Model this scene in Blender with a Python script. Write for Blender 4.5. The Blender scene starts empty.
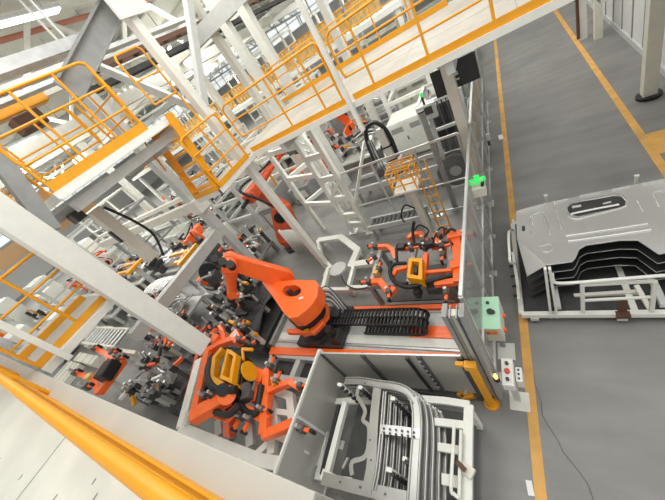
import bpy, bmesh, math, random
from mathutils import Vector, Matrix
random.seed(7)
V = Vector
SC = bpy.context.scene
COL = SC.collection
PI = math.pi

# ------------------------------------------------------------------ camera
RC = ((0.8069121772262488, 0.31179881167484846, -0.5016714455519141),
      (-0.13852618578854686, -0.7257425344494997, -0.6738755593888934),
      (-0.5741979049899709, 0.6132530266773817, -0.5424181884636234))
FP = 292.762
CH = 5.4
CAM = V((0, 0, CH))


def ray(x, y):
    a, b, c = x - 332.5, y - 250.0, FP
    return V([RC[0][i] * a + RC[1][i] * b + RC[2][i] * c for i in range(3)])


def G(x, y, z=0.0):
    d = ray(x, y)
    return CAM + d * ((z - CH) / d.z)


def GX(x, y, X):
    d = ray(x, y)
    return CAM + d * (X / d.x)


def GY(x, y, Y):
    d = ray(x, y)
    return CAM + d * (Y / d.y)


cam_d = bpy.data.cameras.new('camera')
cam = bpy.data.objects.new('camera', cam_d)
COL.objects.link(cam)
cam.matrix_world = Matrix(((RC[0][0], -RC[1][0], -RC[2][0], 0), (RC[0][1], -RC[1][1], -RC[2][1], 0),
                           (RC[0][2], -RC[1][2], -RC[2][2], CH), (0, 0, 0, 1)))
cam_d.sensor_width = 36
cam_d.lens = FP / 665 * 36
cam_d.clip_start = 0.02
cam_d.clip_end = 200
SC.camera = cam


# ------------------------------------------------------------------ materials
def mat(name, c, rough=0.5, metal=0.0, var=0.08, scale=6.0, bump=0.0, coat=0.0, spec=0.5):
    m = bpy.data.materials.new(name)
    m.use_nodes = True
    nt = m.node_tree
    b = nt.nodes['Principled BSDF']
    tc = nt.nodes.new('ShaderNodeTexCoord')
    nz = nt.nodes.new('ShaderNodeTexNoise')
    nz.inputs['Scale'].default_value = scale
    nz.inputs['Detail'].default_value = 5
    nt.links.new(tc.outputs['Object'], nz.inputs['Vector'])
    rp = nt.nodes.new('ShaderNodeValToRGB')
    rp.color_ramp.elements[0].position = 0.3
    rp.color_ramp.elements[1].position = 0.7
    rp.color_ramp.elements[0].color = (c[0] * (1 - var), c[1] * (1 - var), c[2] * (1 - var), 1)
    rp.color_ramp.elements[1].color = (min(1, c[0] * (1 + var)), min(1, c[1] * (1 + var)), min(1, c[2] * (1 + var)), 1)
    nt.links.new(nz.outputs['Fac'], rp.inputs['Fac'])
    nt.links.new(rp.outputs['Color'], b.inputs['Base Color'])
    b.inputs['Roughness'].default_value = rough
    b.inputs['Metallic'].default_value = metal
    b.inputs['Specular IOR Level'].default_value = spec
    b.inputs['Coat Weight'].default_value = coat
    if bump:
        bp = nt.nodes.new('ShaderNodeBump')
        bp.inputs['Strength'].default_value = bump
        bp.inputs['Distance'].default_value = 0.01
        nt.links.new(nz.outputs['Fac'], bp.inputs['Height'])
        nt.links.new(bp.outputs['Normal'], b.inputs['Normal'])
    return m


def emis(name, c, s):
    m = mat(name, c)
    b = m.node_tree.nodes['Principled BSDF']
    b.inputs['Emission Color'].default_value = (*c, 1)
    b.inputs['Emission Strength'].default_value = s
    return m


M = {
    'white': mat('white_paint', (0.72, 0.725, 0.67), 0.42, var=0.04),
    'beige': mat('beige_paint', (0.66, 0.64, 0.56), 0.5, var=0.05),
    'lgrey': mat('light_grey_paint', (0.5, 0.51, 0.49), 0.45, var=0.06),
    'grey': mat('grey_paint', (0.27, 0.275, 0.265), 0.5, var=0.1),
    'dgrey': mat('dark_grey_paint', (0.085, 0.087, 0.085), 0.55, var=0.15),
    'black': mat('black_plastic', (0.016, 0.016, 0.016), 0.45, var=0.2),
    'rubber': mat('black_rubber', (0.011, 0.011, 0.011), 0.6, var=0.2),
    'orange': mat('orange_paint', (0.95, 0.155, 0.026), 0.36, var=0.05, coat=0.2),
    'dorange': mat('worn_orange_paint', (0.62, 0.085, 0.018), 0.45, var=0.2),
    'yellow': mat('yellow_paint', (0.76, 0.33, 0.006), 0.42, var=0.05),
    'lineyel': mat('floor_line_paint', (0.66, 0.36, 0.09), 0.55, var=0.16, scale=3),
    'yelmesh': mat('yellow_fabric', (0.60, 0.41, 0.17), 0.7, var=0.25, scale=3),
    'silver': mat('pressed_steel', (0.76, 0.76, 0.74), 0.27, metal=0.7, var=0.06, scale=2),
    'press': mat('drawn_sheet', (0.38, 0.38, 0.36), 0.28, metal=0.6, var=0.08, scale=3),
    'steel': mat('galvanised_steel', (0.55, 0.56, 0.55), 0.4, metal=0.7, var=0.12, scale=9),
    'alu': mat('aluminium', (0.62, 0.63, 0.61), 0.35, metal=0.55, var=0.05),
    'mint': mat('mint_paint', (0.45, 0.78, 0.55), 0.4, var=0.03),
    'tan': mat('tan_paint', (0.50, 0.33, 0.17), 0.55),
    'red': mat('red_paint', (0.55, 0.05, 0.03), 0.45),
    'pink': mat('faded_red_pipe', (0.50, 0.20, 0.13), 0.5),
    'brown': mat('brown_paint', (0.10, 0.045, 0.025), 0.6),
    'panelgrey': mat('grey_fence_sheet', (0.47, 0.455, 0.415), 0.28, metal=0.15, var=0.05, scale=1.5),
    'dark': mat('dark_machine', (0.04, 0.04, 0.04), 0.5, var=0.3, scale=4),
    'paper': mat('paper', (0.82, 0.83, 0.82), 0.7, var=0.02),
    'green': emis('green_lamp', (0.05, 0.75, 0.15), 0.6),
    'amber': emis('amber_lamp', (1.0, 0.6, 0.15), 3.0),
    'lamp': emis('luminaire', (1.0, 1.0, 0.95), 4.0),
    'glow': emis('added_glow', (0.95, 1.0, 1.0), 0.75),  # added glow for the dim far end of the hall
}


def glassy(name, c, t, rough=0.12):
    m = bpy.data.materials.new(name)
    m.use_nodes = True
    nt = m.node_tree
    b = nt.nodes['Principled BSDF']
    b.inputs['Base Color'].default_value = (*c, 1)
    b.inputs['Roughness'].default_value = rough
    tr = nt.nodes.new('ShaderNodeBsdfTransparent')
    mx = nt.nodes.new('ShaderNodeMixShader')
    mx.inputs[0].default_value = t
    nt.links.new(b.outputs[0], mx.inputs[1])
    nt.links.new(tr.outputs[0], mx.inputs[2])
    nt.links.new(mx.outputs[0], nt.nodes['Material Output'].inputs['Surface'])
    return m


M['neardeck'] = mat('worn_white_deck', (0.72, 0.72, 0.64), 0.4, var=0.14, scale=1.2)
M['beam'] = mat('worn_beige_beam', (0.47, 0.465, 0.42), 0.5, var=0.07, scale=2)
M['profile'] = mat('anodised_profile', (0.36, 0.365, 0.355), 0.4, metal=0.3, var=0.06)
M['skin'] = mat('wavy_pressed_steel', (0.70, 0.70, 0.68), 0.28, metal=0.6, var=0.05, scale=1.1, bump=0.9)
for n_ in M['skin'].node_tree.nodes:
    if n_.type == 'BUMP':
        n_.inputs['Distance'].default_value = 0.12
    if n_.type == 'TEX_NOISE':
        n_.inputs['Detail'].default_value = 0.5
M['clear2'] = glassy('very_clear_panel', (0.42, 0.43, 0.42), 0.9)
M['deckmat'] = mat('deck_sheet', (0.43, 0.40, 0.335), 0.5, var=0.16, scale=1.3)
M['clear'] = glassy('clear_fence_panel', (0.36, 0.37, 0.36), 0.55)


def floor_mat():
    m = bpy.data.materials.new('concrete_floor')
    m.use_nodes = True
    nt = m.node_tree
    b = nt.nodes['Principled BSDF']
    tc = nt.nodes.new('ShaderNodeTexCoord')
    n1 = nt.nodes.new('ShaderNodeTexNoise')
    n1.inputs['Scale'].default_value = 0.55
    n1.inputs['Detail'].default_value = 6
    n1.inputs['Roughness'].default_value = 0.6
    mp = nt.nodes.new('ShaderNodeMapping')
    mp.inputs['Scale'].default_value = (0.35, 1.6, 1)
    n2 = nt.nodes.new('ShaderNodeTexNoise')
    n2.inputs['Scale'].default_value = 1.6
    n2.inputs['Detail'].default_value = 4
    n3 = nt.nodes.new('ShaderNodeTexNoise')
    n3.inputs['Scale'].default_value = 60
    L = nt.links.new
    L(tc.outputs['Object'], n1.inputs['Vector'])
    L(tc.outputs['Object'], mp.inputs['Vector'])
    L(mp.outputs['Vector'], n2.inputs['Vector'])
    L(tc.outputs['Object'], n3.inputs['Vector'])
    a = nt.nodes.new('ShaderNodeMath')
    a.operation = 'MULTIPLY_ADD'
    a.inputs[1].default_value = 0.5
    L(n1.outputs['Fac'], a.inputs[0])
    h = nt.nodes.new('ShaderNodeMath')
    h.operation = 'MULTIPLY_ADD'
    h.inputs[1].default_value = 0.42
    h2 = nt.nodes.new('ShaderNodeMath')
    h2.operation = 'MULTIPLY'
    h2.inputs[1].default_value = 0.08
    L(n3.outputs['Fac'], h2.inputs[0])
    L(n2.outputs['Fac'], h.inputs[0])
    L(h2.outputs[0], h.inputs[2])
    L(h.outputs[0], a.inputs[2])
    rp = nt.nodes.new('ShaderNodeValToRGB')
    e = rp.color_ramp.elements
    e[0].position, e[0].color = 0.36, (0.165, 0.163, 0.155, 1)
    e[1].position, e[1].color = 0.66, (0.265, 0.262, 0.250, 1)
    L(a.outputs[0], rp.inputs['Fac'])
    L(rp.outputs['Color'], b.inputs['Base Color'])
    b.inputs['Roughness'].default_value = 0.38
    return m


M['floor'] = floor_mat()


def corr_mat():
    m = mat('white_cladding', (0.62, 0.62, 0.60), 0.5, var=0.05)
    return m


M['clad'] = corr_mat()


# ------------------------------------------------------------------ mesh builder
class MB:
    def __init__(s):
        s.v, s.f, s.m, s.sm = [], [], [], []

    def add(s, vs, fs, m=0, smooth=False):
        o = len(s.v)
        s.v += [V(p) for p in vs]
        for f in fs:
            s.f.append([i + o for i in f])
            s.m.append(m)
            s.sm.append(smooth)
        return s

    def box(s, x0, y0, z0, x1, y1, z1, m=0):
        vs = [(x, y, z) for z in (z0, z1) for y in (y0, y1) for x in (x0, x1)]
        return s.add(vs, [(0, 2, 3, 1), (4, 5, 7, 6), (0, 1, 5, 4), (2, 6, 7, 3), (0, 4, 6, 2), (1, 3, 7, 5)], m)

    def cbox(s, c, sz, rz=0.0, m=0):
        R = Matrix.Rotation(rz, 3, 'Z')
        vs = [V(c) + R @ V((x * sz[0] / 2, y * sz[1] / 2, z * sz[2] / 2)) for z in (-1, 1) for y in (-1, 1) for x in (-1, 1)]
        return s.add(vs, [(0, 2, 3, 1), (4, 5, 7, 6), (0, 1, 5, 4), (2, 6, 7, 3), (0, 4, 6, 2), (1, 3, 7, 5)], m)

    def bar(s, p, q, w, h, up=(0, 0, 1), m=0, w2=None, h2=None):
        p, q = V(p), V(q)
        jj_ = 1 + random.uniform(0, 0.03)
        w *= jj_
        h *= 1 + random.uniform(0, 0.03)
        d = (q - p).normalized()
        u = V(up)
        if abs(d.dot(u)) > 0.98:
            u = V((0, 1, 0)) if abs(d.y) < 0.9 else V((1, 0, 0))
        a = d.cross(u).normalized()
        b = a.cross(d).normalized()
        w2, h2 = w2 or w, h2 or h
        vs = []
        for c, ww, hh in ((p, w, h), (q, w2, h2)):
            for i, j in ((-1, -1), (1, -1), (1, 1), (-1, 1)):
                vs.append(c + a * (i * ww / 2) + b * (j * hh / 2))
        return s.add(vs, [(0, 1, 2, 3), (7, 6, 5, 4), (0, 4, 5, 1), (1, 5, 6, 2), (2, 6, 7, 3), (3, 7, 4, 0)], m)

    def path(s, pts, w, h, up=(0, 0, 1), m=0):
        # mitred ribbon so that joints stay clean
        pts = [V(p) for p in pts]
        u = V(up)
        h *= 1 + random.uniform(0, 0.06)
        w *= 1 + random.uniform(0, 0.02)
        n = len(pts)
        vs = []
        for i, p in enumerate(pts):
            t1 = (pts[i] - pts[i - 1]).normalized() if i else None
            t2 = (pts[i + 1] - pts[i]).normalized() if i < n - 1 else None
            t = (t1 + t2).normalized() if t1 is not None and t2 is not None else (t1 or t2)
            a = t.cross(u)
            a = a.normalized() if a.length > 1e-4 else t.orthogonal()
            k = 1.0
            if t1 is not None and t2 is not None:
                k = 1 / max(0.6, t.dot(t2))
            b = a.cross(t).normalized()
            for ii, jj in ((-1, -1), (1, -1), (1, 1), (-1, 1)):
                vs.append(p + a * (ii * w / 2 * k) + b * (jj * h / 2))
        fs = [(0, 1, 2, 3), (4 * n - 1, 4 * n - 2, 4 * n - 3, 4 * n - 4)]
        for i in range(n - 1):
            o = 4 * i
            for j in range(4):
                jn = (j + 1) % 4
                fs.append((o + j, o + 4 + j, o + 4 + jn, o + jn))
        return s.add(vs, fs, m)

    def cyl(s, p, q, r, r2=None, n=12, m=0, caps=True):
        p, q = V(p), V(q)
        r2 = r if r2 is None else r2
        d = (q - p).normalized()
        a = d.orthogonal().normalized()
        b = d.cross(a)
        vs = []
        for c, rr in ((p, r), (q, r2)):
            for i in range(n):
                t = 2 * PI * i / n
                vs.append(c + a * (rr * math.cos(t)) + b * (rr * math.sin(t)))
        s.add(vs, [(i, (i + 1) % n, n + (i + 1) % n, n + i) for i in range(n)], m, True)
        if caps:
            s.add(vs[:n], [tuple(range(n))[::-1]], m)
            s.add(vs[n:], [tuple(range(n))], m)
        return s

    def tube(s, pts, r, n=8, m=0, rs=None):
        pts = [V(p) for p in pts]
        k = len(pts)
        t0 = (pts[1] - pts[0]).normalized()
        a = t0.orthogonal().normalized()
        rings = []
        for i, p in enumerate(pts):
            if i == 0:
                t = t0
            elif i == k - 1:
                t = (pts[-1] - pts[-2]).normalized()
            else:
                t = ((pts[i + 1] - p).normalized() + (p - pts[i - 1]).normalized())
                t = t.normalized() if t.length > 1e-6 else t0
            a = (a - t * a.dot(t))
            a = a.normalized() if a.length > 1e-6 else t.orthogonal().normalized()
            b = t.cross(a)
            rr = rs[i] if rs else r
            rings.append([p + a * (rr * math.cos(2 * PI * j / n)) + b * (rr * math.sin(2 * PI * j / n)) for j in range(n)])
        vs = [q for rg in rings for q in rg]
        fs = []
        for i in range(k - 1):
            for j in range(n):
                fs.append((i * n + j, i * n + (j + 1) % n, (i + 1) * n + (j + 1) % n, (i + 1) * n + j))
        s.add(vs, fs, m, True)
        s.add(rings[0], [tuple(range(n))[::-1]], m)
        s.add(rings[-1], [tuple(range(n))], m)
        return s

    def prism(s, poly, vec, m=0):
        poly = [V(p) for p in poly]
        vec = V(vec)
        n = len(poly)
        vs = poly + [p + vec for p in poly]
        s.add(vs, [tuple(range(n)), tuple(range(2 * n - 1, n - 1, -1))] + [(i, n + i, n + (i + 1) % n, (i + 1) % n) for i in range(n)], m)
        return s

    def holed(s, outer, inner, vec, m=0):
        n = len(outer)
        o = [V(p) for p in outer]
        i_ = [V(p) for p in inner]
        vec = V(vec)
        vs = o + i_ + [p + vec for p in o] + [p + vec for p in i_]
        fs = []
        for k in range(n):
            j = (k + 1) % n
            fs += [(k, j, n + j, n + k), (2 * n + k, 3 * n + k, 3 * n + j, 2 * n + j),
                   (k, 2 * n + k, 2 * n + j, j), (n + k, n + j, 3 * n + j, 3 * n + k)]
        return s.add(vs, fs, m)

    def build(s, name, mats, parent=None, label=None, bevel=0.0, kind=None, base=None):
        me = bpy.data.meshes.new(name)
        off = V((0, 0, 0))
        if parent is not None:
            q = parent
            while q is not None:
                off += q.location
                q = q.parent
        elif base is not None:
            off = V(base)
        me.from_pydata([tuple(p - off) for p in s.v], [], s.f)
        mats = mats if isinstance(mats, (list, tuple)) else [mats]
        for m in mats:
            me.materials.append(M[m] if isinstance(m, str) else m)
        me.polygons.foreach_set('material_index', s.m)
        me.polygons.foreach_set('use_smooth', s.sm)
        bm = bmesh.new()
        bm.from_mesh(me)
        bmesh.ops.recalc_face_normals(bm, faces=bm.faces)
        bm.to_mesh(me)
        bm.free()
        me.update()
        o = bpy.data.objects.new(name, me)
        COL.objects.link(o)
        if parent is not None:
            o.parent = parent
        else:
            o.location = off
        if bevel:
            md = o.modifiers.new('bevel', 'BEVEL')
            md.width = bevel
            md.segments = 2
            md.limit_method = 'ANGLE'
            md.angle_limit = 0.7
        if label:
            o['label'] = label
        if kind:
            o['kind'] = kind
        return o


def tag(o, label, cat, group=None, kind=None):
    o['label'] = label
    o['category'] = cat
    if group:
        o['group'] = group
    if kind:
        o['kind'] = kind
    return o


def thing(name, label, cat, loc=(0, 0, 0), group=None):
    o = bpy.data.objects.new(name, None)
    o.empty_display_size = 0.2
    COL.objects.link(o)
    o.location = loc
    return tag(o, label, cat, group)


def struct(name, mb, mats, label, cat, base=None, bevel=0.0):
    o = mb.build(name, mats, base=base, bevel=bevel)
    return tag(o, label, cat, None, 'structure')


def dup(root, loc, rz=0.0, label=None, group=None, s=1.0):
    r = root.copy()
    COL.objects.link(r)
    r.location = loc
    r.rotation_euler = (0, 0, rz)
    r.scale = (s, s, s)
    if label:
        r['label'] = label
    if group:
        r['group'] = group
    for ch in list(root.children):
        c = ch.copy()
        COL.objects.link(c)
        c.parent = r
        for g in ch.children:
            d = g.copy()
            COL.objects.link(d)
            d.parent = c
    return r


def arc(c, a, b, r, n=8, t0=0.0, t1=PI / 2):
    c, a, b = V(c), V(a), V(b)
    return [c + a * (r * math.cos(t0 + (t1 - t0) * i / n)) + b * (r * math.sin(t0 + (t1 - t0) * i / n)) for i in range(n + 1)]


def spline(pts, n=6):
    pts = [V(p) for p in pts]
    out = []
    for i in range(len(pts) - 1):
        p0 = pts[max(i - 1, 0)]
        p1, p2 = pts[i], pts[i + 1]
        p3 = pts[min(i + 2, len(pts) - 1)]
        for k in range(n):
            t = k / n
            out.append(0.5 * ((2 * p1) + (p2 - p0) * t + (2 * p0 - 5 * p1 + 4 * p2 - p3) * t * t + (3 * p1 - p0 - 3 * p2 + p3) * t ** 3))
    out.append(pts[-1])
    return out


# ------------------------------------------------------------------ setting
struct('floor', MB().box(-75, -8, -0.2, 14, 70, 0), 'floor', 'grey polished concrete hall floor', 'floor')
LX = -0.43
struct('trim_1', MB().box(LX - 0.065, -4, 0.0, LX + 0.065, 60, 0.004), 'lineyel', 'yellow floor line along the safety fence side of the aisle', 'floor marking')
struct('trim_2', MB().box(2.14, -4, 0.0, 2.28, 60, 0.004), 'lineyel', 'yellow floor line on the wall side of the aisle', 'floor marking')
struct('trim_3', MB().box(2.28, 7.35, 0.0, 3.6, 8.2, 0.004), 'lineyel', 'broad yellow floor patch running to the column foot', 'floor marking')
cr = [(533, 370), (536, 385), (541, 402), (543, 415), (549, 427), (558, 440), (564, 452), (572, 463), (581, 473), (588, 484), (593, 496), (596, 510)]
mb = MB()
pts = [G(x + random.uniform(-1, 1), y, 0.002) for x, y in cr]
for a, b in zip(pts[:-1], pts[1:]):
    mb.bar(a, b, 0.009, 0.003)
struct('floor_crack', mb, 'dgrey', 'jagged hairline crack in the concrete beside the yellow aisle line', 'floor crack')

# right wall with ribbed cladding
w = thing('wall_right', 'white ribbed metal wall beyond the aisle', 'wall')
w['kind'] = 'structure'
mb = MB()
mb.box(3.25, 8.0, 0, 3.5, 60, 6.5)
mb.build('wall_sheet', 'clad', w)
mb = MB()
y = 8.2
while y < 40:
    mb.box(3.225, y, 0.15, 3.25, y + 0.06, 6.5)
    y += 1.05
mb.build('wall_rib', 'grey', w)
mb = MB()
mb.box(3.2, 8.0, 0, 3.26, 60, 0.16)
mb.build('baseboard', 'lgrey', w)
# far walls
struct('wall_far', MB().box(-70, 60, 0, 14, 60.3, 6.8), 'clad', 'pale lower end wall of the hall far away', 'wall')
struct('wall_left', MB().box(-70.3, -8, 0, -70, 60, 6.8), 'clad', 'pale lower side wall of the hall far away', 'wall')
words9 = ['one', 'two', 'three', 'four', 'five', 'six', 'seven', 'eight', 'nine']
for k in range(8):  # glowing bays added to brighten the far hall
    for side in (0, 1):
        y0w = -6 + k * 8.2
        x0w = -69 + k * 10
        nm = 'window_%d' % (k * 2 + side + 1)
        loc = (-70.1, y0w, 6.8) if side == 0 else (x0w, 60.1, 6.8)
        wz = thing(nm, 'added glowing window bay %s of the far %s wall' % (words9[k], 'side' if side == 0 else 'end'), 'window', loc)
        wz['kind'] = 'structure'
        mb = MB()
        if side == 0:
            MB().box(-70.2, y0w, 6.8, -70.15, y0w + 8.2, 10.8).build('pane', 'glow', wz)
            for q in range(5):
                mb.box(-70.15, y0w + q * 1.9, 6.8, -70.0, y0w + q * 1.9 + .2, 10.8)
            for q in range(4):
                mb.box(-70.14, y0w, 6.8 + q * 1.3, -70.02, y0w + 8.2, 6.95 + q * 1.3)
        else:
            MB().box(x0w, 60.15, 6.8, x0w + 10, 60.2, 10.8).build('pane', 'glow', wz)
            for q in range(5):
                mb.box(x0w + q * 2.4, 60.0, 6.8, x0w + q * 2.4 + .2, 60.15, 10.8)
            for q in range(4):
                mb.box(x0w, 60.02, 6.8 + q * 1.3, x0w + 10, 60.14, 6.95 + q * 1.3)
        mb.build('window_frame', 'white', wz)

# ceiling
mb = MB()
mb.box(-75, -8, 10.8, -7.0, 60, 11)
mb.box(-7.0, 14, 10.8, 14, 60, 11)
struct('ceiling', mb, 'white', 'pale ribbed roof deck high above', 'ceiling')
bn = 0


def beam(mb, mats, label, cat='beam', bevel=0.0):
    global bn
    bn += 1
    return struct('beam_%d' % bn, mb, mats, label, cat, bevel=bevel)


cn = 0


def column(mb, mats, label, bevel=0.01):
    global cn
    cn += 1
    return struct('column_%d' % cn, mb, mats, label, 'column', bevel=bevel)


# roof trusses along Y and purlins along X
for i, x in enumerate((-12, -19, -27, -36, -46)):
    mb = MB()
    mb.bar((x, -6, 8.4), (x, 58, 8.4), 0.25, 0.25)
    mb.bar((x, -6, 10.2), (x, 58, 10.2), 0.25, 0.25)
    yy = -6
    k = 0
    while yy < 56:
        a, b = (8.4, 10.2) if k % 2 == 0 else (10.2, 8.4)
        mb.bar((x, yy, a), (x, yy + 2, b), 0.14, 0.14)
        yy += 2
        k += 1
    beam(mb, 'white', 'white lattice roof truss, %s in from the cell' % ['first', 'second', 'third', 'fourth', 'fifth'][i], 'truss')
for i in range(12):
    y = 3 + i * 4.2
    mb = MB().box(-70, y, 10.45, -7.2, y + 0.22, 10.78)
    beam(mb, ['white', 'lgrey'][i % 2], 'roof purlin across the hall, %s counted from the near end' % ['first', 'second', 'third', 'fourth', 'fifth', 'sixth', 'seventh', 'eighth', 'ninth', 'tenth', 'eleventh', 'twelfth'][i], 'purlin')

# main steel columns
column(MB().box(-5.47, 5.03, 0.0, -5.29, 5.21, 8.15).cbox((-5.38, 5.12, 0.02), (0.5, 0.4, 0.04)), 'white', 'white square steel column rising past the walkway edge behind the big orange robot', 0.015)
mb = MB()
mb.box(-5.68, 1.16, 2.36, -5.38, 1.46, 8.15)
mb.box(-5.38, 1.14, 2.36, -5.34, 1.48, 8.15)
column(mb, 'white', 'broad white hanging column at the left, ending above the larger orange gripper')
column(MB().box(-8.13, 4.87, 0, -7.87, 5.13, 7.0), 'lgrey', 'slim grey column under the raised platform corner')
# braces and beams of the main frame
mb = MB()
mb.bar((-5.38, 5.2, 5.45), (-5.38, 7.6, 8.05), 0.15, 0.15)
beam(mb, 'lgrey', 'grey diagonal brace leaning away from the white square column', 'brace')
mb = MB()
mb.bar((-5.58, 5.15, 7.48), (-5.58, 3.3, 6.65), 0.03, 0.38)
mb.bar((-5.55, 5.15, 7.66), (-5.55, 3.3, 6.83), 0.1, 0.03)
mb.bar((-5.55, 5.15, 7.30), (-5.55, 3.3, 6.47), 0.1, 0.03)
beam(mb, 'grey', 'grey steel brace with flanges running down from the column head over the yellow railing', 'brace')
mb = MB()
mb.box(-5.27, 4.8, 7.15, -5.23, 5.55, 8.0)
for k in range(5):
    mb.cyl((-5.25, 4.85 + k * 0.09, 7.65 - k * 0.06), (-5.2, 4.85 + k * 0.09, 7.65 - k * 0.06), 0.02, n=6, m=1)
beam(mb, ['white', 'dgrey'], 'white bolted gusset plate at the head of the square column', 'gusset')
mb = MB()
mb.box(-5.5, 3.0, 8.16, -5.26, 14, 8.56)
beam(mb, 'lgrey', 'grey overhead beam running away from the square column head')
mb = MB()
mb.box(-5.9, 1.2, 7.12, -5.87, 4.45, 7.28)
mb.box(-5.64, 1.2, 7.12, -5.61, 4.45, 7.28)
mb.box(-5.87, 1.2, 7.11, -5.64, 4.45, 7.14)
tag(mb.build('cable_trough', 'steel', base=(-5.75, 3, 7.1)), 'galvanised cable trough hanging above the upper left platform', 'cable tray')
mb = MB()
mb.bar(GX(-8, 150, -5.45), GX(52, 231, -5.45), 0.16, 0.2)
beam(mb, 'grey', 'short grey diagonal brace joining the broad hanging column', 'brace')
mb = MB()
mb.bar((-8, 1.3, 2.62), (-8, 4.87, 2.62), 0.24, 0.3)
beam(mb, 'lgrey', 'pale beam reaching from behind the broad hanging column to the slim grey column')
mb = MB()
mb.bar((-7.9, 5.05, 3.62), (-16, 5.05, 3.62), 0.2, 0.26)
mb.bar((-7.9, 5.25, 3.9), (-16, 5.25, 3.9), 0.12, 0.12)
beam(mb, 'beige', 'pale cable duct beam running left from the slim grey column')
mb = MB()
mb.cbox((-7.93, 5.0, 3.62), (0.42, 0.42, 0.4))
beam(mb, 'white', 'white joint box where the duct beam meets the slim column', 'joint box')

# aisle columns on the right
c0 = MB()
c0.box(2.6, 9.72, 0, 2.86, 9.98, 6.5)
column(c0, 'beige', 'pale square column with black foot beside the ribbed wall')
tag(MB().cyl((2.73, 9.83, 0), (2.73, 9.83, 0.07), 0.24, n=24).build('column_foot', 'black', base=(2.73, 9.8, 0)), 'black rubber foot pad around the pale square column', 'foot pad')
column(MB().box(2.68, 7.3, 0, 3.0, 7.7, 6.5), 'white', 'white column standing at the broad yellow floor patch')
column(MB().box(2.62, 14.9, 0, 2.84, 15.15, 6.5), 'beige', 'pale column far up the aisle next to the brown guarded post')
t = thing('guard_post', 'white aisle post with a brown corner guard far up the aisle', 'post', (2.4, 15.6, 0))
MB().box(2.3, 15.5, 0, 2.52, 15.8, 3.2).build('post_body', 'white', t)
mb = MB()
mb.box(2.22, 15.45, 0.1, 2.3, 15.6, 2.6)
mb.box(2.16, 15.4, 1.4, 2.3, 15.48, 2.6)
mb.build('corner_guard', 'brown', t)


# ------------------------------------------------------------------ walkways and railings
def railing(label, p, q, z0, hs, posts, r=0.022, kick=None, m='yellow', hoop=(True, True), group=None, cut=0.13):
    """straight guard rail from p to q (xy), floor z0, rail heights hs (top first)"""
    p, q = V((p[0], p[1], z0)), V((q[0], q[1], z0))
    d = (q - p)
    L = d.length
    d.normalize()
    up = V((0, 0, 1))
    t = thing('guard_rail', label, 'railing', p, group)
    pts = []
    if hoop[0]:
        pts += [p + up * hs[-1] + d * cut]
        pts += [p + up * hs[-1] + d * 0.05, p + up * (hs[-1] + 0.06)]
        pts += arc(p + up * (hs[0] - cut) + d * cut, -d, up, cut, 5)
    else:
        pts += [p + up * hs[0]]
    if hoop[1]:
        pts += [v for v in arc(q + up * (hs[0] - cut) - d * cut, up, d, cut, 5)]
        pts += [q + up * (hs[-1] + 0.06), q + up * hs[-1] - d * 0.05, q + up * hs[-1] - d * cut]
    else:
        pts += [q + up * hs[0]]
    MB().tube(pts, r).build('top_rail', m, t)
    for i, h in enumerate(hs[1:]):
        MB().tube([p + up * h, q + up * h], r * 0.8).build('lower_rail' if i else 'mid_rail', m, t)
    for s in posts:
        a = p + d * (s * L)
        MB().tube([a + up * 0.0, a + up * (hs[0] - 0.01)], r).build('post', m, t)
    if kick:
        n = d.cross(up)
        MB().bar(p + up * kick / 2 + n * 0.02, q + up * kick / 2 + n * 0.02, 0.012, kick).build('kick_plate', m, t)
    return t


Z1 = 4.15
YE = 5.35
# far walkway
t = thing('walkway', 'pale main walkway crossing above the cell with a white edge beam', 'walkway', (-1.5, 7.4, Z1))
MB().box(-6.0, YE + 0.02, Z1 - 0.05, 3.1, 9.6, Z1).box(-6.0, 3.94, Z1 - 0.05, -5.2, 4.98, Z1).box(-6.0, 4.98, Z1 - 0.05, -5.5, YE + 0.02, Z1).build('deck', 'deckmat', t)
mb = MB()
mb.box(-5.12, YE - 0.06, Z1 - 0.11, 3.1, YE + 0.02, Z1)
mb.box(-6.02, 3.86, Z1 - 0.11, -5.14, 3.94, Z1)
mb.box(-5.2, 3.86, Z1 - 0.11, -5.12, YE, Z1)
mb.box(-6.0, 9.6, Z1 - 0.2, 3.1, 9.7, Z1)
mb.build('edge_beam', 'white', t)
mb = MB()
for x in (-4.4, -2.6, -0.8, 1.0):
    mb.box(x, YE, Z1 - 0.3, x + 0.12, 9.6, Z1 - 0.05)
mb.build('joist', 'lgrey', t)
mb = MB()
for x in (-4.6, -3.1, -1.55, 0.2):
    mb.box(x, YE + 0.03, Z1, x + 0.012, 9.6, Z1 + 0.002)
for y in (6.9, 8.3):
    mb.box(-6, y, Z1, 3.1, y + 0.01, Z1 + 0.002)
mb.build('deck_seam', 'grey', t)


def xs(lst, Y):
    return [GY(px, py, Y).x for px, py in lst]


x0, x1 = GY(342, 72, YE).x, 3.1
px = [x for x in xs([(342, 98), (376, 88), (429, 59), (495, 26), (557, -8)], YE)] + [2.0, 3.0]
railing('long yellow guard rail on the near walkway edge, right of the thin white post', (x0, YE), (x1, YE), Z1, (1.1, 0.76, 0.4),
        [(x - x0) / (x1 - x0) for x in px], kick=0.11, hoop=(True, False))
xa, xb = -5.16, GY(336, 80, YE).x
px = xs([(247, 155), (296, 131), (328, 113)], YE)
railing('yellow guard rail on the near walkway edge between the two white posts', (xa, YE), (xb, YE), Z1, (1.1, 0.76, 0.4),
        [(x - xa) / (xb - xa) for x in px], kick=0.11, hoop=(True, True))
railing('yellow guard rail on the far edge of the main walkway', (-6.6, 9.6), (-1.0, 9.6), Z1, (1.1, 0.74, 0.38),
        [0.04, 0.2, 0.36, 0.52, 0.68, 0.84, 0.99], kick=0.13, hoop=(True, True))
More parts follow.
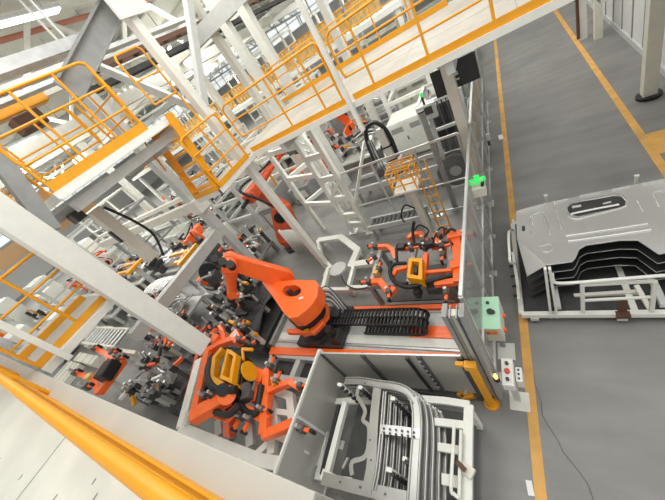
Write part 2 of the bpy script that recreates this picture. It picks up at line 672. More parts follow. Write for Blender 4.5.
railing('yellow guard rail beside the ship ladder landing', (-5.14, 3.9), (-5.14, 5.1), Z1, (1.1, 0.74, 0.38), [0.02, 0.5, 0.98], kick=0.11)
mb = MB().bar((-6.0, 3.84, Z1 + 0.055), (-5.14, 3.84, Z1 + 0.055), 0.012, 0.11)
tag(mb.build('toe_board', 'yellow', base=(-5.6, 3.84, Z1)), 'yellow toe board at the bottom of the ship ladder', 'toe board')

# upper left platform
Z2 = 5.67
t = thing('upper_platform', 'raised platform at upper left with white channel edge', 'platform', (-6.5, 3, Z2))
MB().box(-7.5, 1.9, Z2 - 0.04, -5.4, 4.15, Z2).build('deck', 'steel', t)
mb = MB()
mb.box(-5.42, 1.84, Z2 - 0.1, -5.34, 4.2, Z2)
mb.box(-5.42, 1.84, Z2 - 0.13, -5.28, 4.2, Z2 - 0.1)
mb.box(-7.5, 1.84, Z2 - 0.12, -5.42, 1.92, Z2)
mb.build('edge_channel', 'white', t)
mb = MB()
mb.box(-5.62, 1.95, Z2 - 0.36, -5.46, 4.3, Z2 - 0.2)
mb.box(-7.4, 1.95, Z2 - 0.36, -7.24, 4.3, Z2 - 0.2)
mb.box(-7.4, 3.9, Z2 - 0.45, -5.5, 4.05, Z2 - 0.2)
mb.build('support_beam', 'lgrey', t)
railing('yellow guard rail along the right side of the upper left platform', (-5.38, 1.88), (-5.38, 3.75), Z2, (1.2, 0.8, 0.42), [0.01, 0.36, 0.7, 0.99], kick=0.14)
railing('yellow guard rail across the near end of the upper left platform', (-7.5, 1.88), (-5.5, 1.88), Z2, (1.2, 0.8, 0.42), [0.02, 0.35, 0.68, 0.97], kick=0.14)
railing('yellow guard rail along the far side of the upper left platform', (-7.45, 2.0), (-7.45, 4.1), Z2, (1.2, 0.8, 0.42), [0.02, 0.33, 0.66, 0.98], kick=0.14)
railing('yellow guard rail on the far end of the upper left platform beside the ladder head', (-7.3, 4.2), (-6.1, 4.2), Z2, (1.2, 0.8, 0.42), [0.02, 0.5, 0.98], kick=0.14)
# ship ladder
t = thing('ship_ladder', 'steep yellow ship ladder from the walkway up to the left platform', 'ladder', (-5.6, 3.95, Z1))
for x in (-5.97, -5.2):
    MB().bar((x, 3.9, Z1), (x, 4.2, Z2 + 0.02), 0.04, 0.16, up=(0, 1, 0)).build('stringer', 'yellow', t)
for k in range(6):
    f = (k + 0.6) / 6.2
    MB().cbox((-5.585, 3.93 + 0.3 * f, Z1 + (Z2 - Z1) * f), (0.74, 0.2, 0.04)).build('step', 'yellow', t)
MB().tube([(-5.2, 4.1, 5.9), (-5.2, 4.1, 6.66), (-5.2, 4.14, 6.73), (-5.2, 4.62, 6.74), (-5.2, 4.69, 6.68), (-5.2, 4.7, 5.25)], 0.02).build('guard_hoop', 'yellow', t)
for z in (6.3, 5.9):
    MB().tube([(-5.2, 4.1, z), (-5.2, 4.69, z)], 0.016).build('guard_rail', 'yellow', t)
MB().tube([(-5.98, 3.8, Z1 + .8), (-5.98, 3.85, Z1 + 1.2), (-5.98, 4.2, Z2 + .9)], 0.02).build('handrail', 'yellow', t)

# lower left deck
t = thing('side_walkway', 'grey side walkway at lower left with white edge', 'walkway', (-7, 0.4, Z1))
MB().box(-7.9, 0.03, Z1 - 0.05, -5.74, 1.28, Z1 - .004).build('deck', 'lgrey', t)
mb = MB()
mb.box(-5.74, 0.03, Z1 - 0.12, -5.58, 1.28, Z1 - 0.01)
mb.box(-7.9, 1.28, Z1 - 0.12, -5.6, 1.36, Z1)
mb.build('edge_beam', 'white', t)
railing('yellow guard rail on the outer edge of the lower left side walkway', (-5.72, 0.05), (-5.72, 1.25), Z1, (1.1, 0.75, 0.4), [0.0, 0.55], kick=0.1, hoop=(False, True))
tag(MB().box(-7.0, 0.05, Z1 - .004, -6.9, 1.25, Z1 + .1).build('toe_board', 'yellow', base=(-6.95, .6, Z1)), 'yellow toe board along the inner edge of the lower left side walkway', 'toe board')

# near walkway under the photographer
t = thing('near_walkway', 'bright walkway at the bottom left corner with broad pale edge beam', 'walkway', (-4, -1, Z1))
MB().box(-12, -3.0, Z1 - 0.06, -0.86, -0.16, Z1 - 0.002).build('deck', 'neardeck', t)
for x in (-10.5, -6.0, -1.3):
    MB().bar((x, -2.6, 0), (x, -2.6, Z1 - .06), 0.2, 0.2).build('support_post', 'white', t)
MB().box(-12, -0.17, Z1 - 0.3, -0.86, -0.005, Z1).box(-0.86, -0.1, Z1 - 0.2, -0.80, -0.03, Z1 - 0.01).build('edge_beam', 'beam', t, bevel=0.006)
mb = MB()
for x, y in ((-1.75, -1.0), (-3.4, -1.6)):
    mb.box(x, -3, Z1 - 0.002, x + 0.008, -0.17, Z1 + 0.001)
for k in range(26):
    x, y = -random.uniform(1.2, 4.5), -random.uniform(0.35, 1.6)
    mb.cbox((x, y, Z1), (0.012, random.uniform(0.03, 0.12), 0.002))
mb.build('scuff', 'grey', t)
t = thing('guard_rail', 'yellow guard rail close to the viewer along the near walkway', 'railing', (-4, -0.1, Z1))
hr = G(133, 475, 4.9)
MB().tube([(-12, hr.y, 4.9), (-0.25, hr.y, 4.9), (-0.14, hr.y, 4.86), (-0.1, hr.y, 4.76), (-0.1, hr.y, 4.2)], 0.0225, n=16).build('top_rail', 'yellow', t)
MB().tube([(-12, -0.17, 4.5), (-0.9, -0.17, 4.5)], 0.02, n=12).build('mid_rail', 'yellow', t)
MB().box(-12, -0.26, Z1 + 0.002, -0.95, -0.17, Z1 + 0.012).box(-12, -0.172, Z1, -0.95, -0.16, Z1 + 0.1).build('kick_plate', 'yellow', t)
for x in (-4.6, -6.4, -8.2):
    MB().tube([(x, hr.y - .03, Z1), (x, hr.y, 4.9)], 0.02, n=10).build('post', 'yellow', t)

# thin white posts
column(MB().box(-2.445, 5.2, 3.62, -2.365, 5.28, 6.6), 'white', 'thin white post standing in front of the main walkway rail', 0.005)
p = GX(58, 352, -5.5)
column(MB().box(-5.55, p.y - 0.04, 4.0, -5.47, p.y + 0.04, 6.0), 'white', 'thin white post beside the lower left side walkway', 0.005)

# walkway column with black boards
column(MB().box(-1.12, 6.82, 0, -0.92, 7.02, 4.1), 'beige', 'pale column under the walkway between the two black boards', 0.008)
for lab, a in (('left', [(430, 73), (447.6, 65), (453.6, 93), (437, 97)]), ('right', [(455, 60), (476.5, 50), (482, 76), (462, 86)])):
    P_ = [GY(x, y, 7.1) for x, y in a]
    xx0, xx1 = min(q.x for q in P_), max(q.x for q in P_)
    zz0, zz1 = (P_[2].z + P_[3].z) / 2, (P_[0].z + P_[1].z) / 2
    if lab == 'right':
        xx1 = -0.5
        xx0 = -0.98
    t = thing('display_board', 'black square board hung on the %s side of the pale walkway column' % ('inner' if lab == 'left' else 'aisle'), 'display', ((xx0 + xx1) / 2, 7.1, zz0))
    MB().box(xx0, 7.07, zz0, xx1, 7.13, zz1).build('board', 'black', t, bevel=0.006)
    mb = MB()
    for zz in (zz0 + 0.16, zz0 + 0.26):
        e = xx1 if lab == 'left' else xx0
        s = -1 if lab == 'left' else 1
        mb.box(min(e, e + s * 0.12), 7.04, zz, max(e, e + s * 0.12), 7.07, zz + 0.025)
    mb.build('bracket', 'white', t)
    MB().bar((-1.02 if lab == 'left' else -1.02, 7.02, zz0 + .3), ((xx0 + xx1) / 2, 7.16, zz0 + .3), 0.05, 0.05).build('mount_arm', 'lgrey', t)


# ------------------------------------------------------------------ fences
def fence(label, p, q, h, ts, pm='clear', z0=0.12, rails=(1.0,), post=0.05, postm='alu', group=None, top=True):
    p, q = V((p[0], p[1], 0)), V((q[0], q[1], 0))
    d = q - p
    L = d.length
    d.normalize()
    t = thing('safety_fence', label, 'fence', p, group)
    up = V((0, 0, 1))
    for s in ts:
        a = p + d * (L * s)
        MB().bar(a, a + up * h, post, post).cbox(a + up * 0.006, (0.14, 0.14, 0.012)).build('post', postm, t)
    for a, b in zip(ts[:-1], ts[1:]):
        A, B = p + d * (L * a + post / 2), p + d * (L * b - post / 2)
        MB().bar(A + up * (z0 + h) / 2, B + up * (z0 + h) / 2, 0.008, h - z0 - 0.04).build('panel', pm, t)
    if top:
        MB().bar(p + up * h, q + up * h, post * 0.9, 0.05).build('top_rail', postm, t)
    MB().bar(p + up * z0, q + up * z0, post * 0.7, 0.04).build('bottom_rail', postm, t)
    for r in rails:
        MB().bar(p + up * r, q + up * r, post * 0.6, 0.035).build('mid_rail', postm, t)
    return t


FX = -0.88
fy = [2.45, 3.35, 4.5, 5.6, 6.77]
fence('tall clear panel safety fence along the aisle from the gate to the walkway column', (FX, 2.3), (FX, 6.77), 2.25, [0, 0.24, 0.49, 0.74, 1.0])
fence('clear panel safety fence along the aisle beyond the rear cross fence', (FX, 6.9), (FX, 13.0), 2.25, [0, 0.25, 0.5, 0.75, 1.0])
fence('clear panel cross fence behind the orange gripper and yellow ladder', (-4.6, 6.8), (-1.15, 6.8), 2.2, [0, 0.36, 0.7, 1.0], pm='clear2')
ff = fence('low grey sheet fence between the robot track and the panel rack', (-3.46, 1.82), (-1.1, 1.94), 1.38, [0.0, 0.36, 0.76, 1.0], pm='panelgrey', rails=(), post=0.07, postm='dgrey', top=False)
MB().bar((-3.46, 1.82, 1.395), (-1.08, 1.94, 1.395), 0.025, 0.025).build('top_rail', 'alu', ff)
MB().bar((-1.66 - 0.19, 1.86, 0.15), (-1.66 - 0.19, 1.86, 1.36), 0.05, 0.02, up=(0, 1, 0)).build('cable_channel', 'black', ff)
mb = MB()
for k in range(7):
    mb.cyl((-1.67, 1.85, 0.4 + k * 0.15), (-1.67, 1.86, 0.4 + k * 0.15), 0.022, n=8)
mb.build('bolt', 'alu', ff)
MB().box(-3.3, 1.84, 0, -1.3, 1.95, 0.1).build('floor_channel', 'dgrey', ff)
fence('low grey sheet fence return running toward the near walkway, left of the panel rack', (-3.46, 1.85), (-3.46, -0.9), 1.45, [0.0, 0.4, 1.0], pm='panelgrey', rails=(), post=0.04, postm='white')

# gate post assembly at the fence corner
t = thing('gate_pillar', 'wide aluminium gate pillar with pale centre strip at the fence corner', 'gate post', (-0.95, 2.02, 0))
mb = MB()
mb.box(-1.05, 1.93, 0, -0.99, 2.1, 2.37)
mb.box(-0.86, 1.93, 0, -0.80, 2.1, 2.37)
mb.box(-0.97, 1.92, 0, -0.955, 2.1, 2.37)
mb.box(-0.895, 1.92, 0, -0.88, 2.1, 2.37)
mb.build('profile', 'profile', t, bevel=0.004)
MB().box(-0.99, 1.97, 0, -0.86, 2.06, 2.34).build('infill', 'beige', t)
MB().box(-1.05, 1.925, 2.37, -0.99, 2.11, 2.385).box(-0.86, 1.925, 2.37, -0.8, 2.11, 2.385).build('end_cap', 'grey', t)
mb = MB()
for x in (-0.975, -0.87):
    mb.box(x - 0.006, 1.915, 0.02, x + 0.006, 1.93, 2.35)
mb.build('slot', 'dgrey', t)

t = thing('yellow_bollard', 'slim yellow light barrier post in front of the gate pillar', 'post', (-0.97, 1.86, 0))
MB().box(-1.01, 1.80, 0.02, -0.91, 1.88, 1.25).build('post_body', 'yellow', t, bevel=0.01)
MB().cyl((-0.96, 1.86, 0), (-0.96, 1.86, 0.03), 0.11, n=20).cyl((-0.96, 1.86, 0.03), (-0.96, 1.86, 0.14), 0.08, 0.055, n=16).build('base', 'yellow', t)
MB().box(-1.05, 1.80, 1.25, -0.9, 1.9, 1.36).box(-1.16, 1.82, 1.31, -1.05, 1.88, 1.37).build('head_bracket', 'yellow', t, bevel=0.008)
MB().box(-1.0, 1.815, 0.15, -0.985, 1.825, 1.2).box(-0.94, 1.815, 0.15, -0.925, 1.825, 1.2).build('groove', 'brown', t)
t = thing('beacon_light', 'small glowing amber beacon beside the button pedestal', 'lamp', (-0.76, 1.95, 0.75))
MB().cyl((-0.76, 1.95, 0.78), (-0.76, 1.95, 0.85), 0.026).build('lens', 'amber', t)
MB().cyl((-0.76, 1.95, 0.7), (-0.76, 1.95, 0.78), 0.04).bar((-0.76, 1.95, 0.72), (-0.83, 2.0, 0.72), 0.04, 0.04).build('holder', 'black', t)
t = thing('foot_clamp', 'yellow foot clamp on the floor at the end of the grey sheet fence', 'clamp', G(467, 396, 0.1))
mb = MB()
g = G(467, 395, 0.1)
mb.cbox(g, (0.2, 0.12, 0.09), 0.3)
mb.cbox(g + V((-0.09, -0.03, 0.02)), (0.12, 0.06, 0.05), -0.4)
mb.cbox(g + V((0.1, 0.03, 0.0)), (0.1, 0.05, 0.06), 0.6)
mb.build('clamp_body', 'yellow', t, bevel=0.01)
MB().cyl(g, g + V((0, 0, 0.1)), 0.025).build('bolt', 'steel', t)

# operator console (mint)
t = thing('operator_console', 'mint topped operator console hanging on the aisle side of the fence', 'control box', (-0.74, 2.85, 0))
mb = MB()
mb.prism([(-0.88, 2.6, 0.62), (-0.88, 2.6, 1.0), (-0.88, 3.12, 1.06), (-0.88, 3.12, 0.62)], (0.24, 0, 0))
mb.build('cabinet', 'beige', t, bevel=0.008)
mb = MB()
mb.prism([(-0.885, 2.59, 1.0), (-0.645, 2.59, 1.0), (-0.645, 3.13, 1.062), (-0.885, 3.13, 1.062)], (0, -0.006, 0.018))
mb.build('top_panel', 'mint', t)
for x, y, r in ((-0.80, 3.02, 0.025), (-0.77, 2.86, 0.045), (-0.73, 2.85, 0.03)):
    MB().cyl((x, y, 1.04), (x, y - 0.01, 1.09), r, n=14).build('knob', 'black', t)
MB().box(-0.85, 2.58, 0.85, -0.70, 2.6, 0.95).build('button_strip', 'yelmesh', t)
for x, mm in ((-0.83, 'red'), (-0.78, 'orange'), (-0.73, 'orange')):
    MB().cyl((x, 2.59, 0.9), (x, 2.565, 0.9), 0.02, n=10).build('push_button', mm, t)
for y in (2.7, 2.95):
    MB().box(-0.64, y, 0.72, -0.60, y + 0.05, 0.78).build('side_latch', 'orange', t)
MB().bar((-0.76, 2.85, 0), (-0.76, 2.85, 0.62), 0.07, 0.07).build('stand_post', 'grey', t)
MB().cbox((-0.72, 2.75, 0.008), (0.26, 0.3, 0.016)).build('foot_plate', 'white', t)
# two-hand button pedestal
t = thing('button_pedestal', 'white push button pedestal with a red stop button at the gate', 'control box', (-0.6, 2.0, 0))
MB().box(-0.67, 1.80, 0.76, -0.53, 2.18, 0.92).build('button_box', 'white', t, bevel=0.01)
MB().box(-0.52, 1.92, 0.6, -0.44, 2.12, 0.80).build('side_box', 'white', t, bevel=0.008)
for k in range(3):
    MB().cyl((-0.48, 1.96 + k * 0.06, 0.8), (-0.48, 1.96 + k * 0.06, 0.81), 0.014, n=8).build('push_button', 'black', t)
for y, mm, r in ((1.88, 'black', 0.022), (1.99, 'red', 0.034), (2.1, 'black', 0.022)):
    MB().cyl((-0.60, y, 0.92), (-0.60, y, 0.955), r, n=14).build('push_button', mm, t)
MB().bar((-0.6, 1.98, 0.016), (-0.6, 1.98, 0.76), 0.08, 0.08).build('stand_post', 'lgrey', t)
MB().cbox((-0.58, 1.95, 0.008), (0.26, 0.28, 0.016)).build('foot_plate', 'white', t)

# exit / status sign box on the fence
c = GX(475, 186, -0.82)
t = thing('signal_box', 'white box with a lit green running figure plate on the aisle fence', 'sign', (c.x, c.y, c.z))
MB().box(-0.88, c.y - 0.08, c.z - 0.22, -0.66, c.y + 0.12, c.z - 0.02).build('box', 'beige', t, bevel=0.01)
mb = MB()
mb.cbox((-0.79, c.y + 0.0, c.z + 0.09), (0.22, 0.02, 0.12))
mb.cbox((-0.76, c.y + 0.0, c.z + 0.17), (0.09, 0.02, 0.1))
mb.cbox((-0.66, c.y + 0.0, c.z + 0.12), (0.08, 0.02, 0.08))
mb.build('sign_plate', 'green', t)
MB().cbox((-0.83, c.y - 0.012, c.z + 0.08), (0.05, 0.01, 0.04)).build('figure', 'white', t)
MB().cbox((-0.70, c.y - 0.012, c.z + 0.11), (0.06, 0.01, 0.04)).build('arrow', 'white', t)
MB().cyl((-0.7, c.y - 0.02, c.z - 0.02), (-0.68, c.y - 0.03, c.z + 0.06), 0.03).build('knob', 'black', t)
# yellow diagonal hose/spring rail on fence top
tag(MB().tube(spline([GX(472, 137, -0.95), GX(480, 160, -0.95), GX(485, 190, -0.95)], 5), 0.022).build('air_hose', 'yellow', base=GX(480, 160, -0.95)), 'yellow coiled air hose hanging along the aisle fence', 'hose')
t = thing('fence_switch', 'small white safety switch on the aisle fence past the column', 'switch', GX(488, 137, -0.8))
c = GX(488, 137, -0.8)
MB().cbox(c, (0.1, 0.12, 0.2)).build('switch_body', 'white', t, bevel=0.01)
MB().cbox(c - V((0, 0.1, 0.15)), (0.08, 0.06, 0.12)).build('actuator', 'dgrey', t)

c = G(530, 488)
tag(MB().cbox((c.x, c.y, 0.003), (0.07, 0.16, 0.003), 0.12).build('paper_sheet', 'paper', base=(c.x, c.y, 0)), 'white paper sheet lying on the floor beside the yellow aisle line', 'paper')
c = G(501, 138)
tag(MB().cbox((c.x, c.y, 0.02), (0.12, 0.3, 0.04), 0.1).build('floor_marker', 'paper', base=(c.x, c.y, 0)), 'small white marker block on the floor far along the aisle line', 'marker')

# ------------------------------------------------------------------ robot track
t = thing('robot_track', 'linear robot track with orange side rails along the sheet fence', 'robot track', (-3.6, 2.9, 0))
mb = MB()
mb.prism([(-5.9, 2.12, 0.12), (-1.32, 2.30, 0.12), (-1.32, 2.45, 0.12), (-5.9, 2.31, 0.12)], (0, 0, 0.33))
mb.box(-5.9, 3.36, 0.12, -1.32, 3.46, 0.45)
mb.build('side_rail', 'orange', t, bevel=0.006)
MB().box(-5.9, 2.36, 0.1, -1.32, 3.36, 0.36).build('bed', 'lgrey', t)
mb = MB()
mb.box(-5.85, 2.56, 0.36, -1.35, 2.76, 0.385)
mb.build('cover_plate', 'white', t)
MB().box(-2.3, 2.74, 0.36, -1.34, 2.98, 0.42).build('end_cover', 'orange', t, bevel=0.005)
mb = MB()
for y in (2.5, 3.3):
    mb.box(-5.88, y, 0.36, -1.34, y + 0.035, 0.4)
mb.build('guide_rail', 'steel', t)
for x in (-5.7, -4.6, -3.5, -2.4, -1.5):
    MB().box(x, 2.3, 0, x + 0.16, 3.5, 0.12).build('foot', 'grey', t)
MB().box(-6.0, 2.36, 0.1, -5.9, 3.44, 0.5).build('end_plate', 'grey', t)

# energy chain
t = thing('energy_chain', 'black energy chain folded over on the robot track', 'cable chain', (-2.8, 2.95, 0.4))
y0, y1 = 2.76, 3.12
R_ = 0.17
path = [(-3.3 + 0.08 * i, 0.46) for i in range(0, 16)]
cx = path[-1][0] + 0.02
path += [(cx + R_ * math.sin(a), 0.46 + R_ - R_ * math.cos(a)) for a in [PI * k / 6 for k in range(1, 6)]]
path += [(cx - 0.08 * i, 0.46 + 2 * R_) for i in range(0, 25)]
for k, (a, b) in enumerate(zip(path[:-1], path[1:])):
    mb = MB()
    for y in (y0, (y0 + y1) / 2, y1):
        mb.bar((a[0], y, a[1]), (b[0], y, b[1]), 0.018, 0.07, up=(0, 0, 1) if abs(b[0] - a[0]) > 0.02 else (1, 0, 0))
    mx, mz = (a[0] + b[0]) / 2, (a[1] + b[1]) / 2
    mb.cbox((mx, (y0 + y1) / 2, mz), (0.035, y1 - y0, 0.05))
    mb.build('chain_link', 'rubber', t)



# ------------------------------------------------------------------ robots
def plate(mb, P, Q, side, r1, r2, th, hole=None, n=10, m=0):
    """rounded tapered arm plate from P to Q; side is the thickness direction"""
    P, Q = V(P), V(Q)
    d = (Q - P)
    L = d.length
    d.normalize()
    side = V(side)
    side = (side - d * side.dot(d)).normalized()
    u = side.cross(d).normalized()
    out = []
    for k in range(n + 1):
        a = PI / 2 + PI * k / n
        out.append(P + d * (r1 * math.cos(a)) + u * (r1 * math.sin(a)))
    for k in range(n + 1):
        a = -PI / 2 + PI * k / n
        out.append(Q + d * (r2 * math.cos(a)) + u * (r2 * math.sin(a)))
    out = [p - side * th / 2 for p in out]
    if hole:
        c0, c1, hr = P + d * (L * hole[0]), P + d * (L * hole[1]), hole[2]
        inn = []
        for k in range(n + 1):
            a = PI / 2 + PI * k / n
            inn.append(c0 + d * (hr * math.cos(a)) + u * (hr * math.sin(a)) - side * th / 2)
        for k in range(n + 1):
            a = -PI / 2 + PI * k / n
            inn.append(c1 + d * (hr * math.cos(a)) + u * (hr * math.sin(a)) - side * th / 2)
        mb.holed(out, inn, side * th, m)
    else:
        mb.prism(out, side * th, m)
    return mb


def robot(label, base, P2, P3, P5, P6, s=1.0, col='orange', group=None, body=True, hose=True, mdir=None):
    base, P2, P3, P5, P6 = V(base), V(P2), V(P3), V(P5), V(P6)
    up = V((0, 0, 1))
    u = (P3 - P2)
    u.z = 0
    u = u.normalized() if u.length > 0.05 else V((1, 0, 0))
    w = u.cross(up).normalized()
    t = thing('industrial_robot', label, 'robot', base, group)
    mb = MB()
    mb.prism([base + u * (0.5 * s * math.cos(a)) + w * (0.5 * s * math.sin(a)) for a in [PI / 8 + PI / 4 * k for k in range(8)]], up * 0.1 * s)
    mb.cyl(base + up * 0.1 * s, base + up * 0.36 * s, 0.36 * s, 0.32 * s, 20)
    mb.build('base', 'dark', t, bevel=0.01)
    mb = MB()
    b0 = base + up * 0.36 * s
    top = V((base.x, base.y, P2.z - 0.05 * s))
    if body:
        mb.cyl(b0, b0 + up * 0.12 * s, 0.42 * s, 0.42 * s, 20)
        plate(mb, b0 + up * 0.1 * s, P2, w, 0.40 * s, 0.3 * s, 0.5 * s)
    else:
        mb.cyl(b0, b0 + up * 0.08 * s, 0.48 * s, 0.46 * s, 8)
    mb.build('turntable', col, t, bevel=0.02)
    MB().cyl(b0 + w * 0.4 * s + up * 0.1 * s, b0 + w * 0.4 * s + up * 0.55 * s, 0.12 * s, n=14).build('motor', 'black', t)
    if body:
        MB().cyl(P2 - w * 0.32 * s, P2 + w * 0.42 * s, 0.2 * s, n=18).build('shoulder_joint', 'black', t)
    off = 0.28 if body else 0.05
    mb = MB()
    plate(mb, P2 + w * off * s, P3 + w * off * s, w, 0.26 * s, 0.19 * s, 0.2 * s)
    mb.build('link_arm', col, t, bevel=0.03)
    f = (P5 - P3).normalized()
    mb = MB()
    mb.cyl(P3 - w * 0.22 * s, P3 + w * (0.4 if body else 0.22) * s, (0.2 if body else 0.17) * s, n=18)
    mb.bar(P3 - f * 0.28 * s, P3 + f * 0.25 * s, 0.4 * s, 0.36 * s) if body else mb.bar(P3 - f * 0.12 * s, P3 + f * 0.25 * s, 0.28 * s, 0.28 * s)
    mb.build('elbow', col, t, bevel=0.03)
    for k in (-1, 0, 1):
        a = P3 - f * 0.26 * s + w * (k * 0.14 * s)
        b_ = a - f * 0.24 * s
        if mdir:
            a = G(225 + 7.5 * k, 264 + 3 * k, 2.98 - 0.05 * k)
            b_ = a + V((0.16, -0.08, 0.16))
        MB().cyl(a, b_, (0.085 if mdir else 0.066) * s, n=14).build('wrist_motor', 'rubber', t)
    mb = MB()
    mb.tube([P3 + f * 0.2 * s, P3 + f * 0.35 * s, P3.lerp(P5, 0.6), P5], 0.15 * s, n=12, rs=[0.2 * s, 0.18 * s, 0.13 * s, 0.12 * s])
    mb.build('forearm', col, t)
    mb = MB()
    mb.cyl(P5 - w * 0.14 * s, P5 + w * 0.14 * s, 0.12 * s, n=16)
    mb.cyl(P5, P5.lerp(P6, 0.6), 0.11 * s, 0.09 * s, 14)
    mb.build('wrist', col, t)
    MB().cyl(P5.lerp(P6, 0.6), P6, 0.1 * s, n=14).build('flange', 'black', t)
    if hose:
        h = -w * 0.34 * s
        MB().tube(spline([b0 + h * 1.3 - u * 0.3 * s, P2 + h * 1.3 - u * 0.45 * s, P2.lerp(P3, 0.5) + h * 1.2 + up * 0.35 * s - u * 0.2 * s, P3 + h + up * 0.4 * s,
                          P3.lerp(P5, 0.5) + h * 0.7 + up * 0.22 * s, P5 + h * 0.5 + up * 0.1 * s], 6), 0.045 * s, n=8).build('dress_hose', 'rubber', t)
    return t


# main robot on its carriage
t = thing('robot_carriage', 'dark robot carriage riding on the orange railed track', 'carriage', (-4.45, 2.85, 0.4))
MB().box(-5.0, 2.38, 0.40, -3.75, 3.42, 0.55).build('carriage_plate', 'dark', t, bevel=0.01)
mb = MB()
mb.box(-3.95, 2.42, 0.55, -3.72, 2.7, 0.78)
mb.cyl((-3.85, 2.55, 0.78), (-3.85, 2.55, 1.0), 0.09, n=14)
mb.build('drive_motor', 'black', t, bevel=0.01)
mb = MB()
for k in range(7):
    mb.tube(spline([(-3.8 + 0.02 * k, 3.05 + 0.02 * k, 0.8), (-3.95, 3.15 + 0.04 * k, 1.1 + 0.04 * k), (-4.25, 3.0 + 0.05 * k, 1.3)], 4), 0.018, n=6, m=k % 2)
mb.build('cable_bundle', ['dgrey', 'steel'], t)
mb = MB()
mb.box(-4.0, 2.9, 0.55, -3.78, 3.3, 0.9)
mb.build('junction_box', 'black', t)

P2 = G(284, 279, 1.55)
P3 = G(230, 262, 2.75)
P5 = G(232, 292, 1.95)
rb = robot('big orange robot on the rail track beside the white column', (-4.45, 2.85, 0.55), P2, P3, P5, P5 + (P5 - P3).normalized() * 0.35 + V((-0.08, 0.02, 0)), 1.0, body=False, hose=False, mdir=True)
outl = [(262, 283), (263, 279), (272, 279.5), (284, 281), (296, 279.5), (306, 280), (315, 280), (318, 285), (317, 296), (312, 304), (305, 311), (297, 317), (289, 318), (283, 312), (277, 303), (270, 293)]


def lerp_pts(lst, z):
    return [G(x, y, z) for x, y in lst]


cxh, cyh = 291.5, 290.5
inn = []
for k in range(16):
    ox, oy = outl[k]
    a = math.atan2(oy - cyh, ox - cxh)
    inn.append((cxh + 9.5 * math.cos(a), cyh + 6.0 * math.sin(a)))
mb = MB()
mb.holed(lerp_pts(outl, 1.62), lerp_pts(inn, 1.62), (0, 0, -0.34))
mb.prism([G(x, y, 1.3) for x, y in [(272, 290), (290, 284), (312, 284), (314, 296), (298, 312), (288, 313)]], (0, 0, -0.02))
mb.build('carousel_body', 'orange', rb, bevel=0.025)
c = G(290, 290, 1.42)
MB().cyl(c - V((0, 0, 0.12)), c + V((0, 0, 0.08)), 0.11, n=16).cbox(c + V((0.08, 0.03, 0.02)), (0.16, 0.12, 0.1), 0.4).build('drive_motor', 'dgrey', rb, bevel=0.01)
MB().cyl((-4.45, 2.85, 0.95), (-4.5, 2.9, 1.3), 0.4, 0.42, 20).build('neck', 'black', rb)
MB().cbox(G(273, 276, 1.63), (0.07, 0.06, 0.012), 0.5).cbox(G(301, 298, 1.63), (0.1, 0.05, 0.012), 0.3).build('label_plate', 'paper', rb)
mb = MB()
mb.prism([(-5.0, 2.5, 0.95), (-4.9, 2.38, 0.95), (-4.15, 2.4, 0.95), (-3.95, 2.65, 0.95), (-4.05, 2.75, 0.95), (-4.3, 2.52, 0.95), (-4.75, 2.5, 0.95)], (0, 0, 0.1))
mb.build('bumper_plate', 'orange', rb, bevel=0.01)
MB().cbox((-4.32, 2.44, 1.08), (0.1, 0.06, 0.05), 0.4).build('warning_tag', 'yellow', rb)

# weld gun held by main robot
c = G(209, 272, 2.1)
t = thing('weld_gun', 'black spot welding gun with dark shield in front of the big robot', 'tool', c)
mb = MB()
mb.cyl(c + V((-0.1, 0.05, -0.05)), c + V((-0.07, 0.01, -0.03)), 0.3, n=24)
mb.build('shield', 'black', t)
MB().cbox(c + V((0.3, -0.16, -0.1)), (0.3, 0.34, 0.3), 0.5).build('transformer', 'dark', t, bevel=0.02)
MB().tube(spline([c + V((0.3, -0.2, 0.05)), c + V((0.1, -0.35, 0.1)), c + V((-0.1, -0.4, -0.1)), c + V((0.0, -0.3, -0.4))], 5), 0.035).build('electrode_arm', 'steel', t)
MB().bar(c + V((0.22, -0.1, 0.08)), c + V((0.42, -0.24, 0.08)), 0.05, 0.04).build('handle', 'lgrey', t)

robot('orange robot standing behind the white square column', (-7.75, 6.85, 0.0), G(282, 213, 1.35), G(252, 194, 2.5), G(279, 155, 2.75), G(290, 147, 2.8), 1.1, col='dorange')
# hand tool of rear robot
c = G(293, 148, 2.75)
t = thing('gripper_hand', 'dark wrist tool with a silver loop guard below the walkway edge', 'tool', c)
MB().cbox(c, (0.5, 0.35, 0.35), 0.3).build('tool_body', 'dgrey', t, bevel=0.04)
MB().tube(spline([c + V((0.2, 0, 0)), c + V((0.45, 0.05, -0.35)), c + V((0.65, 0.05, -0.5)), c + V((0.6, 0.1, -0.25)), c + V((0.3, 0.15, 0.02))], 5), 0.035).build('loop_guard', 'steel', t)
# far robots
specs = [
    ('small orange robot under the grey brace at far left', 83, 287, 1.0, 0.9),
    ('orange robot among the machines left of the yellow fork', 101, 262, 1.0, 0.9),
    ('orange robot behind the pale cable duct beam', 203, 240, 0.9, 0.8),
    ('orange robot behind the white ladder tower, left of its posts', 318, 160, 1.0, 1.0),
    ('orange robot seen through the rungs of the white ladder tower', 346, 124, 1.0, 1.0),
    ('orange robot under the walkway edge behind the wrist tool', 312, 128, 1.0, 1.0),
]
for i, (lab, x, y, z, s) in enumerate(specs):
    g = G(x, y, z)
    b = V((g.x, g.y, 0))
    a = random.uniform(0, 6.28)
    dx, dy = math.cos(a), math.sin(a)
    robot(lab, b, b + V((dx * 0.25, dy * 0.25, 0.75)) * s, b + V((-dx * 0.3, -dy * 0.3, 1.9)) * s, b + V((dx * 0.8, dy * 0.8, 1.75)) * s, b + V((dx * 1.05, dy * 1.05, 1.5)) * s, s, group='distant robots')


